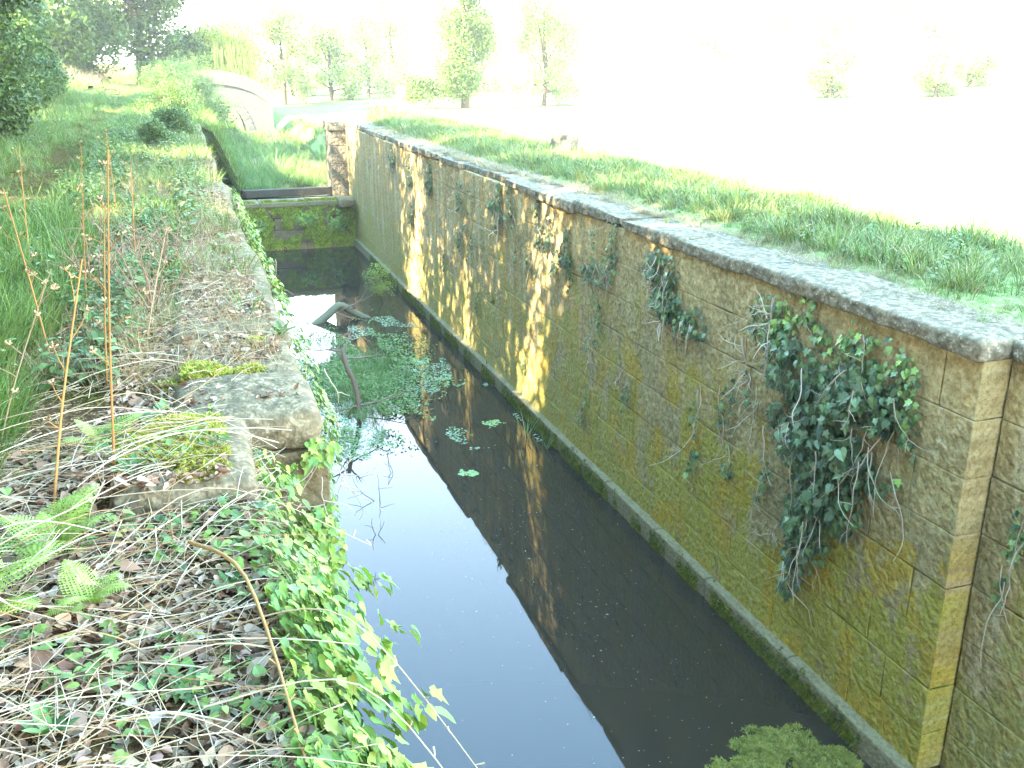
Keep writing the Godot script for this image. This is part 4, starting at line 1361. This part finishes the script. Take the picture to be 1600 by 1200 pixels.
	ivy("ivy fringe along the rounded coping further along the towpath wall", Vector3(FACE_L + 0.01, 0, -4.9), wall_out, al, [[0.3, -0.25, 0.4, 0.2], [1.0, -0.2, 0.5, 0.2], [1.8, -0.15, 0.6, 0.2], [2.9, -0.12, 0.7, 0.2], [4.3, -0.08, 0.9, 0.18], [6.0, -0.06, 1.1, 0.18], [8.5, -0.04, 1.5, 0.16], [1.0, -0.8, 1.0, 0.4]], 220, 1700, Vector2(0.035, 0.07), bright + fresh, M.leaf, 0.10, 12)
	ivy("pale ivy runners lying on top of the bare rounded coping stone", Vector3(0, 0.03, CORNER_L), Vector3.UP, Vector3(0, 0, -1), [[0.1, 0.0, 0.05, 0.0]], 0, 8, Vector2(0.03, 0.05), bright, M.leaf, 0.03, 1)
	# yellow moss cushions on the stones
	var spots := [
		[Vector2(-0.14, -4.34), Vector2(0.30, 0.42), "yellow moss cushion on the near isolated coping block", 11000],
		[Vector2(0.02, -5.62), Vector2(0.30, 0.22), "yellow moss pad along the joint of two coping stones", 4600],
		[Vector2(0.33, -6.15), Vector2(0.14, 0.12), "small yellow moss pad near the coping's rounded edge", 1600],
	]
	for a in spots:
		var t := thing("moss_cushion", a[2], "moss", Vector3(a[0].x, 0, a[0].y))
		var lists := [[], [], []]
		var ts := [[], [], []]
		for i in a[3]:
			var an := rr(0, TAU)
			var r := sqrt(rng.randf())
			var p := Vector2(cos(an) * a[1].x, sin(an) * a[1].y) * r
			var nn := nz.get_noise_2d((a[0].x + p.x) * 30.0, (a[0].y + p.y) * 30.0)
			if nn < -0.34 + r * r * 0.4: continue
			var lump := 0.035 * (1.0 - r * r) + 0.03 * absf(nz.get_noise_2d((a[0].x + p.x) * 120.0, (a[0].y + p.y) * 120.0))
			var y := top_at(a[0].x + p.x, a[0].y + p.y) - 0.012 + lump * rr(0.6, 1.0)
			var s := rr(1.2, 2.2)
			var k := rng.randi() % 3
			lists[k].append(Transform3D(flat_basis(0.4).scaled_local(Vector3(s, s, s)), Vector3(p.x, y, p.y)))
			ts[k].append(vary(pick([Color(0.40, 0.38, 0.05), Color(0.34, 0.34, 0.05), Color(0.46, 0.42, 0.08), Color(0.22, 0.24, 0.04)]), 0.25))
		for k in 3:
			copies("moss_sprigs", SHAPES.moss[k], lists[k], ts[k], t)
	# ferns
	var fern_cols := 0
	for a in [[-0.62, -3.62, 9, 0.80, "young yellow-green fern unrolling among the litter"], [-0.50, -4.45, 6, 0.62, "small fern beside the moss-covered coping block"], [-0.80, -3.15, 7, 0.85, "fern with bent fronds at the foot of the tall grass"], [-0.45, -3.05, 5, 0.55, "low fern half hidden by dead stems"]]:
		var t := thing("fern", a[4], "fern", Vector3(a[0], top_at(a[0], a[1]), a[1]))
		for i in a[2]:
			var f := part("frond", SHAPES.fern[(i + fern_cols) % SHAPES.fern.size()], t)
			f.rotation = Vector3(rr(-0.35, 0.25), TAU * i / a[2] + rr(-0.3, 0.3), 0)
			f.scale = Vector3.ONE * a[3] * rr(0.75, 1.15)
		fern_cols += 1
	# broad-leaved rosettes
	for a in [[-0.22, -5.05, 0.10], [-0.36, -4.05, 0.09], [-0.30, -4.9, 0.08], [0.50, -6.3, 0.10], [-0.75, -2.6, 0.09], [-0.15, -2.6, 0.07], [-0.5, -2.4, 0.08], [0.0, -3.2, 0.07], [-0.9, -2.3, 0.09]]:
		var t := thing("dock_plant", "small green broad-leaved rosette growing between litter and stones", "plant", Vector3(a[0], top_at(a[0], a[1]), a[1]), "broad-leaved rosettes")
		for i in 8:
			var f := part("leaf", pick(SHAPES.dock), t)
			f.basis = (Basis(Vector3.UP, TAU * i / 8.0 + rr(-0.3, 0.3)) * Basis(Vector3.RIGHT, rr(-1.0, -0.3))).scaled_local(Vector3(0.8, 1, 1.25) * a[2] * rr(0.8, 1.3))
			f.position = Vector3(0, 0.01, 0)
	# standing dead stalks with dry flower heads
	var rust := Color(0.30, 0.155, 0.05)
	for a in [[-0.42, -4.1, 0.12, -0.35, 1.32], [-0.66, -3.95, 0.22, -0.3, 1.0], [-0.55, -5.6, 0.1, -0.2, 1.0], [-0.9, -6.2, -0.12, -0.1, 1.05], [-1.15, -5.2, 0.05, -0.25, 1.0], [-0.75, -7.0, 0.1, 0.1, 0.95], [-1.25, -8.3, 0.05, -0.1, 1.1], [-0.5, -9.0, 0.06, -0.1, 0.9], [-1.0, -10.0, 0.1, 0.0, 1.0], [-0.35, -6.4, 0.2, -0.3, 0.7], [-1.45, -6.6, 0.1, -0.2, 0.95], [-1.6, -4.9, 0.15, -0.3, 0.9], [-0.8, -12.0, 0.0, 0.0, 1.0], [-0.95, -4.5, 0.3, -0.4, 0.8]]:
		var t := thing("dead_stalk", "upright dry brown stalk with small withered flower heads in the verge", "stalk", Vector3(a[0], top_at(a[0], a[1]), a[1]), "standing dead stalks")
		var b := MB.new()
		var h: float = a[4]
		var pts := curve([Vector3.ZERO, Vector3(a[2] * 0.4, h * 0.45, a[3] * 0.35), Vector3(a[2], h, a[3])], 10)
		var r := rr(0.0045, 0.0075)
		var col := vary(pick([rust, rust * 1.2, Color(0.32, 0.22, 0.12)]), 0.2)
		b.tube(pts, taper(11, r, r * 0.45), 6, col)
		part("stem", b.mesh(M.stem), t)
		for i in 6:
			var c := MB.new()
			var p := pts[4 + i]
			var w := wander(p, Vector3(rr(-1, 1), rr(0.6, 1.3), rr(-1, 1)), rr(0.05, 0.16), 0.15, 4)
			c.tube(w, taper(5, 0.0025, 0.0015), 4, col)
			for q in 7:
				c.tube(wander(w[4], Vector3(rr(-1, 1), rr(0, 1), rr(-1, 1)), rr(0.012, 0.03), 0.2, 2), PackedFloat32Array([0.0012, 0.003, 0.0045]), 5, Color(0.42, 0.29, 0.15) * rr(0.7, 1.3))
			part("flower_head", c.mesh(M.stem), t)
	# leafless twiggy shrubs
	for a in [[-0.33, -7.3, 1.0], [-0.75, -8.0, 0.8], [-0.2, -8.8, 0.7]]:
		var t := thing("twiggy_shrub", "leafless brown twiggy shrub beside the littered coping", "shrub", Vector3(a[0], top_at(a[0], a[1]), a[1]), "leafless shrubs")
		for i in 9:
			var b := MB.new()
			var an := rr(0, TAU)
			var pts := wander(Vector3.ZERO, Vector3(cos(an) * 0.5, 1.0, sin(an) * 0.5), a[2] * rr(0.5, 0.95), 0.16, 9)
			b.tube(pts, taper(10, 0.007, 0.002), 5, Color(0.24, 0.15, 0.10))
			for q in 7:
				b.tube(wander(pts[3 + rng.randi() % 6], Vector3(rr(-1, 1), rr(0.1, 1.0), rr(-1, 1)), rr(0.1, 0.3), 0.25, 5), taper(6, 0.003, 0.0012), 4, Color(0.28, 0.18, 0.12))
			part("twig", b.mesh(M.stem), t)
	for a in [[-0.08, -6.55, 0.03], [-0.16, -6.7, 0.04], [0.0, -6.4, 0.035], [-0.22, -6.45, 0.03], [0.05, -6.85, 0.03]]:
		var p := part("pebble", stone(Vector3(a[2] * 1.4, a[2], a[2] * 1.1), a[2] * 0.35, 0.006, 0.03, Vector3(a[0], 0, a[1]), M.whitewash), self, Vector3(a[0], top_at(a[0], a[1]) + 0.02, a[1]))
		tag(p, "small white pebble among brown leaves on the coping", "pebble", "white pebbles")

# ------------------------------------------------------------------ what lies and grows in the water
func make_in_water() -> void:
	var xf := []
	var tints := []
	var wy := WATER_Y
	# the mat of water plants
	for i in 22000:
		var t := rng.randf()
		var c := Vector2(2.0, -13.9).lerp(Vector2(3.1, -18.6), t)
		var p := c + Vector2(rng.randfn(0.0, 0.55), rng.randfn(0.0, 0.9))
		if p.x < 0.65 or p.x > 4.5 or p.y > -12.6: continue
		if nz.get_noise_2d(p.x * 10.0, p.y * 5.0) < -0.06: continue
		var s := rr(0.022, 0.055)
		xf.append(Transform3D(flat_basis(0.6).scaled_local(Vector3(s, s, s)), Vector3(p.x, wy + rr(0.004, 0.07), p.y)))
		tints.append(vary(pick([Color(0.16, 0.235, 0.055), Color(0.20, 0.28, 0.075), Color(0.12, 0.18, 0.045)]), 0.3))
	mass("water_plants", "mat of small green water plants around the dead branch", "water plants", SHAPES.fresh_ivy, xf, tints)
	xf = []; tints = []
	for i in 620:
		var c := Vector2(2.15, -14.6).lerp(Vector2(3.0, -17.4), rng.randf())
		var p := c + Vector2(rng.randfn(0.0, 0.35), rng.randfn(0.0, 0.5))
		if p.x > 3.9: continue
		xf.append(Transform3D(Basis(Vector3.UP, rr(0, TAU)).scaled_local(Vector3.ONE * rr(0.5, 1.1)), Vector3(p.x, wy, p.y)))
		tints.append(vary(Color(0.78, 0.84, 0.7), 0.25))
	mass("water_grass", "fine green grass growing up through the water plants", "grass", SHAPES.short_grass, xf, tints)
	# pale floating weed, fragments and duckweed
	var disc := MB.new()
	var mid := disc.vert(Vector3.ZERO)
	for i in 7: disc.vert(Vector3(cos(TAU * i / 7) * rr(0.7, 1.1), 0, sin(TAU * i / 7) * rr(0.7, 1.1)))
	for i in 7: disc.ix.append_array(PackedInt32Array([mid, 1 + (i + 1) % 7, 1 + i]))
	var dm := disc.mesh(M.leaf)
	xf = []; tints = []
	for i in 22000:
		var p := Vector2(rr(1.0, 4.7), rr(-20.5, -12.4))
		var k := nz.get_noise_2d(p.x * 9.0 + 20.0, p.y * 4.5 + 7.0) - 0.30 * absf(p.y + 16.5) / 4.0
		if k < 0.0: continue
		var s := rr(0.008, 0.024)
		xf.append(Transform3D(Basis(Vector3.UP, rr(0, TAU)).scaled_local(Vector3(s, 1, s)), Vector3(p.x, wy + rr(0.002, 0.005), p.y)))
		tints.append(vary(pick([Color(0.22, 0.32, 0.16), Color(0.30, 0.38, 0.24), Color(0.16, 0.26, 0.10)]), 0.25))
	for a in [[4.1, -15.6, 0.45], [4.2, -13.3, 0.28], [3.9, -17.0, 0.3], [3.3, -11.6, 0.18]]:
		for i in 420:
			var an := rr(0, TAU)
			var r: float = sqrt(rng.randf()) * a[2] * 1.2
			if nz.get_noise_2d((a[0] + cos(an) * r) * 40.0, (a[1] + sin(an) * r) * 40.0) < -0.25 + 0.7 * pow(r / a[2], 2.0): continue
			var s := rr(0.010, 0.028)
			xf.append(Transform3D(Basis(Vector3.UP, rr(0, TAU)).scaled_local(Vector3(s, 1, s)), Vector3(a[0] + cos(an) * r * 0.8, wy + rr(0.002, 0.006), a[1] + sin(an) * r)))
			tints.append(vary(Color(0.24, 0.36, 0.12), 0.25))
	mass("duckweed", "pale green floating weed at the rim of the water plants", "duckweed", [dm], xf, tints)
	xf = []; tints = []
	for i in 620:
		var p := Vector2(rr(0.7, 4.8), -3.0 - rng.randf() * 12.0)
		if rng.randf() < 0.5: p = Vector2(rng.randfn(3.6, 0.5), rng.randfn(-8.5, 2.2))
		if p.x > 4.75 or p.x < 0.6: continue
		var s := rr(0.002, 0.0065) * (2.0 if rng.randf() < 0.06 else 1.0)
		xf.append(Transform3D(Basis(Vector3.UP, rr(0, TAU)).scaled_local(Vector3(s, 1, s * rr(0.6, 1.6))), Vector3(p.x, wy + 0.003, p.y)))
		tints.append(vary(pick([Color(0.30, 0.27, 0.22), Color(0.2, 0.19, 0.15), Color(0.40, 0.36, 0.14), Color(0.22, 0.2, 0.16)]), 0.3))
	mass("floating_flecks", "pale flecks of dust and petals floating on the dark water", "flecks", [dm], xf, tints)
	# the dead branch that stands in the weed
	var wood := Color(0.20, 0.145, 0.10)
	var t := thing("dead_branch", "forked dead branch standing upright out of the green water plants", "branch", Vector3(2.25, wy, -14.6))
	var b := MB.new()
	var trunk := curve([Vector3(0.02, -0.25, 0), Vector3(0.05, 0.15, 0), Vector3(0.0, 0.5, -0.02), Vector3(-0.1, 0.75, 0), Vector3(-0.16, 1.1, -0.05)], 14)
	b.tube(trunk, taper(15, 0.05, 0.035), 8, wood)
	part("trunk", b.mesh(M.stem), t)
	for a in [[13, Vector3(-1, 0.18, 0.1), 0.75], [13, Vector3(0.6, 0.5, -0.2), 0.5], [12, Vector3(0.9, -0.1, -0.5), 0.8], [3, Vector3(-1, 0.12, 0.3), 0.8], [3, Vector3(1, 0.02, 0.4), 0.9], [10, Vector3(-0.5, 0.9, -0.6), 0.5]]:
		var c := MB.new()
		var w := wander(trunk[a[0]], a[1], a[2], 0.16, 8)
		c.tube(w, taper(9, 0.018, 0.005), 6, wood)
		for q in 3:
			c.tube(wander(w[2 + q * 2], a[1] + Vector3(rr(-1, 1), rr(-0.4, 0.8), rr(-1, 1)), 0.3, 0.2, 5), taper(6, 0.007, 0.002), 5, wood)
		part("limb", c.mesh(M.stem), t)
	# the sunken log behind
	t = thing("sunken_log", "mossy grey log bent above the bright water reflection", "log", Vector3(3.0, wy, -20.6))
	b = MB.new()
	b.tube(curve([Vector3(-0.75, -0.12, 0.25), Vector3(-0.35, 0.12, 0.1), Vector3(-0.05, 0.30, 0), Vector3(0.25, 0.12, 0.0), Vector3(0.7, -0.12, 0.1)], 14), taper(15, 0.10, 0.07), 9, Color(0.16, 0.15, 0.09))
	part("trunk", b.mesh(M.stem), t)
	for k in 3:
		b = MB.new()
		b.tube(wander(Vector3(0.2 - 0.25 * k, 0.2, 0.05), Vector3(0.8, 0.9 - 0.5 * k, 0.3), 0.8, 0.15, 7), taper(8, 0.02, 0.006), 6, wood)
		part("limb", b.mesh(M.stem), t)
	# thin looping twigs nearer to the camera
	for a in [[1.95, -11.15, 0.42], [2.3, -11.9, 0.35], [1.75, -10.2, 0.25], [3.1, -13.4, 0.5], [3.7, -17.8, 0.6], [1.5, -9.2, 0.15]]:
		t = thing("water_twig", "thin dark twig sticking out of the still water", "twig", Vector3(a[0], wy, a[1]), "thin twigs in the water")
		for k in 2:
			b = MB.new()
			var an := rr(0, TAU)
			var d: Vector3 = Vector3(cos(an), 0, sin(an)) * a[2] * rr(0.6, 1.2)
			var w := wander(Vector3(0, -0.05, 0), d.normalized() * 0.5 + Vector3.UP * rr(0.5, 1.1), a[2] * rr(0.7, 1.3), 0.22, 8)
			b.tube(w, taper(9, 0.006, 0.0025), 5, wood * 0.7)
			b.tube(wander(w[4], d.normalized() + Vector3.UP * rr(-0.4, 0.4), a[2] * 0.5, 0.25, 5), taper(6, 0.004, 0.002), 5, wood * 0.7)
			part("twig", b.mesh(M.stem), t)
	# the leafy sapling on the wall's foot and the grass clump beside it
	tree("leafy_sapling", "small yellow-green leafy sapling rising from the water by the tall wall", "sapling", Vector3(4.15, wy, -22.4), 0.015, [[Vector3(0, 0.55, 0), Vector3(0.32, 0.22, 0.3)], [Vector3(0.1, 0.25, 0.1), Vector3(0.35, 0.18, 0.3)]], 70, 0.42, [Color(0.26, 0.33, 0.05), Color(0.2, 0.28, 0.05)], SHAPES.fine_crown, "", -0.6)
	for a in [[4.55, -12.7, 0.55], [4.62, -12.1, 0.35]]:
		var g := part("water_grass_clump", grass_tuft(16, 0.35, 0.8, 0.12, 0.012, 0.15), self, Vector3(a[0], wy, a[1]))
		g.mesh.surface_set_material(0, M.tuft)
		g.scale = Vector3.ONE * a[2] * 1.5
		tag(g, "thin clump of long grass in the water at the wall's foot", "grass clump", "grass clumps at the wall foot")
	# algae rising to the surface by the near corner
	for a in [[4.15, -5.45, 0.42, 0.06], [3.75, -5.25, 0.36, 0.04], [4.45, -5.15, 0.3, 0.05], [3.45, -5.05, 0.26, 0.03]]:
		t = thing("algae_mound", "yellow-green cloud of algae breaking the surface by the wall corner", "algae", Vector3(a[0], wy, a[1]), "algae mounds")
		var l := []
		var ts := []
		for i in 1500:
			var an := rr(0, TAU)
			var r := sqrt(rng.randf())
			var p: Vector2 = Vector2(cos(an), sin(an)) * r * a[2]
			var k := 1.0 - r + 0.5 * nz.get_noise_2d((a[0] + p.x) * 40.0, (a[1] + p.y) * 40.0)
			if k < 0.1 + 0.25 * rng.randf(): continue
			l.append(Transform3D(flat_basis(0.5).scaled_local(Vector3.ONE * rr(1.4, 2.6)), Vector3(p.x, k * a[3] * 0.35 - 0.008, p.y * 0.7)))
			ts.append(vary(pick([Color(0.21, 0.20, 0.04), Color(0.16, 0.16, 0.035), Color(0.25, 0.235, 0.06)]), 0.2))
		copies("algae_tufts", SHAPES.moss[0], l, ts, t)
	# moss along the foot of the wall
	xf = []; tints = []
	for i in 8000:
		var z := -4.7 - rng.randf() * 22.0
		if nz.get_noise_2d(z * 14.0, 3.0) < -0.15: continue
		var y := wy + absf(rng.randfn(0.0, 0.085))
		xf.append(Transform3D(facing(Vector3(-1, rr(0, 0.6), 0), Vector3.DOWN).scaled_local(Vector3.ONE * rr(0.9, 2.2)), Vector3(FACE_R - 0.105, y, z)))
		tints.append(vary(pick([Color(0.10, 0.12, 0.02), Color(0.14, 0.15, 0.02), Color(0.07, 0.08, 0.02)]), 0.3))
	mass("waterline_moss", "dark olive moss along the waterline of the tall wall", "moss", SHAPES.moss, xf, tints)

func make_bicycle() -> void:
	var x := -3.25
	var z := -50.0
	var t := thing("bicycle", "dark bicycle lying on its side on the grassy towpath", "bicycle", Vector3(x, height(x, z) + 0.16, z))
	t.rotation = Vector3(-1.2, 0.6, 0.0)
	t.scale = Vector3.ONE * 1.0
	for s in [-0.52, 0.52]:
		var w := Node3D.new()
		w.name = "wheel"
		t.add_child(w, true)
		w.position = Vector3(s, 0, 0)
		w.rotation.x = PI / 2.0
		var ty := TorusMesh.new()
		ty.inner_radius = 0.305; ty.outer_radius = 0.345; ty.rings = 28; ty.ring_segments = 8
		ty.material = M.rubber
		part("tyre", ty, w)
		var rim := TorusMesh.new()
		rim.inner_radius = 0.285; rim.outer_radius = 0.308; rim.rings = 28; rim.ring_segments = 6
		rim.material = M.dull_metal
		part("rim", rim, w)
		var sp := MB.new()
		for k in 14:
			var a := TAU * k / 14.0
			sp.tube(PackedVector3Array([Vector3(cos(a) * 0.02, 0.01, sin(a) * 0.02), Vector3(cos(a) * 0.29, 0, sin(a) * 0.29)]), PackedFloat32Array([0.002, 0.002]), 4)
		sp.tube(PackedVector3Array([Vector3(0, -0.04, 0), Vector3(0, 0.04, 0)]), PackedFloat32Array([0.02, 0.02]), 8)
		part("spokes", sp.mesh(M.dull_metal), w)
	var f := MB.new()
	var bb := Vector3(-0.06, -0.06, 0); var seat := Vector3(-0.2, 0.46, 0); var head := Vector3(0.36, 0.5, 0); var low := Vector3(0.40, 0.36, 0)
	var rear := Vector3(-0.52, 0, 0); var front := Vector3(0.52, 0, 0)
	for e in [[bb, seat, 0.018], [seat, head, 0.018], [bb, low, 0.022], [head, low, 0.02], [low, front, 0.016], [bb, rear, 0.012], [seat, rear, 0.010]]:
		f.tube(PackedVector3Array([e[0], e[1]]), PackedFloat32Array([e[2], e[2]]), 8)
	part("frame", f.mesh(M.black_paint), t)
	var hb := MB.new()
	hb.tube(PackedVector3Array([head, head + Vector3(0.0, 0.09, 0)]), PackedFloat32Array([0.014, 0.014]), 6)
	hb.tube(curve([head + Vector3(-0.06, 0.12, -0.3), head + Vector3(0.02, 0.09, -0.1), head + Vector3(0.02, 0.09, 0.1), head + Vector3(-0.06, 0.12, 0.3)], 8), taper(9, 0.013, 0.013), 6)
	part("handlebar", hb.mesh(M.black_paint), t)
	part("saddle", stone(Vector3(0.26, 0.06, 0.14), 0.028, 0.003, 0.1, Vector3.ZERO, M.rubber), t, seat + Vector3(-0.04, 0.12, 0))
	var cr := MB.new()
	cr.tube(PackedVector3Array([bb + Vector3(0, 0, -0.05), bb + Vector3(0, 0, 0.05)]), PackedFloat32Array([0.09, 0.09]), 14)
	part("chainset", cr.mesh(M.dull_metal), t)
	for s in [-1.0, 1.0]:
		var pd := MB.new()
		pd.tube(PackedVector3Array([bb + Vector3(0, 0, 0.06 * s), bb + Vector3(0.15 * s, 0.05 * s, 0.07 * s)]), PackedFloat32Array([0.01, 0.01]), 6)
		pd.tube(PackedVector3Array([bb + Vector3(0.15 * s, 0.05 * s, 0.07 * s), bb + Vector3(0.15 * s, 0.05 * s, 0.16 * s)]), PackedFloat32Array([0.025, 0.025]), 6)
		part("pedal", pd.mesh(M.black_paint), t)
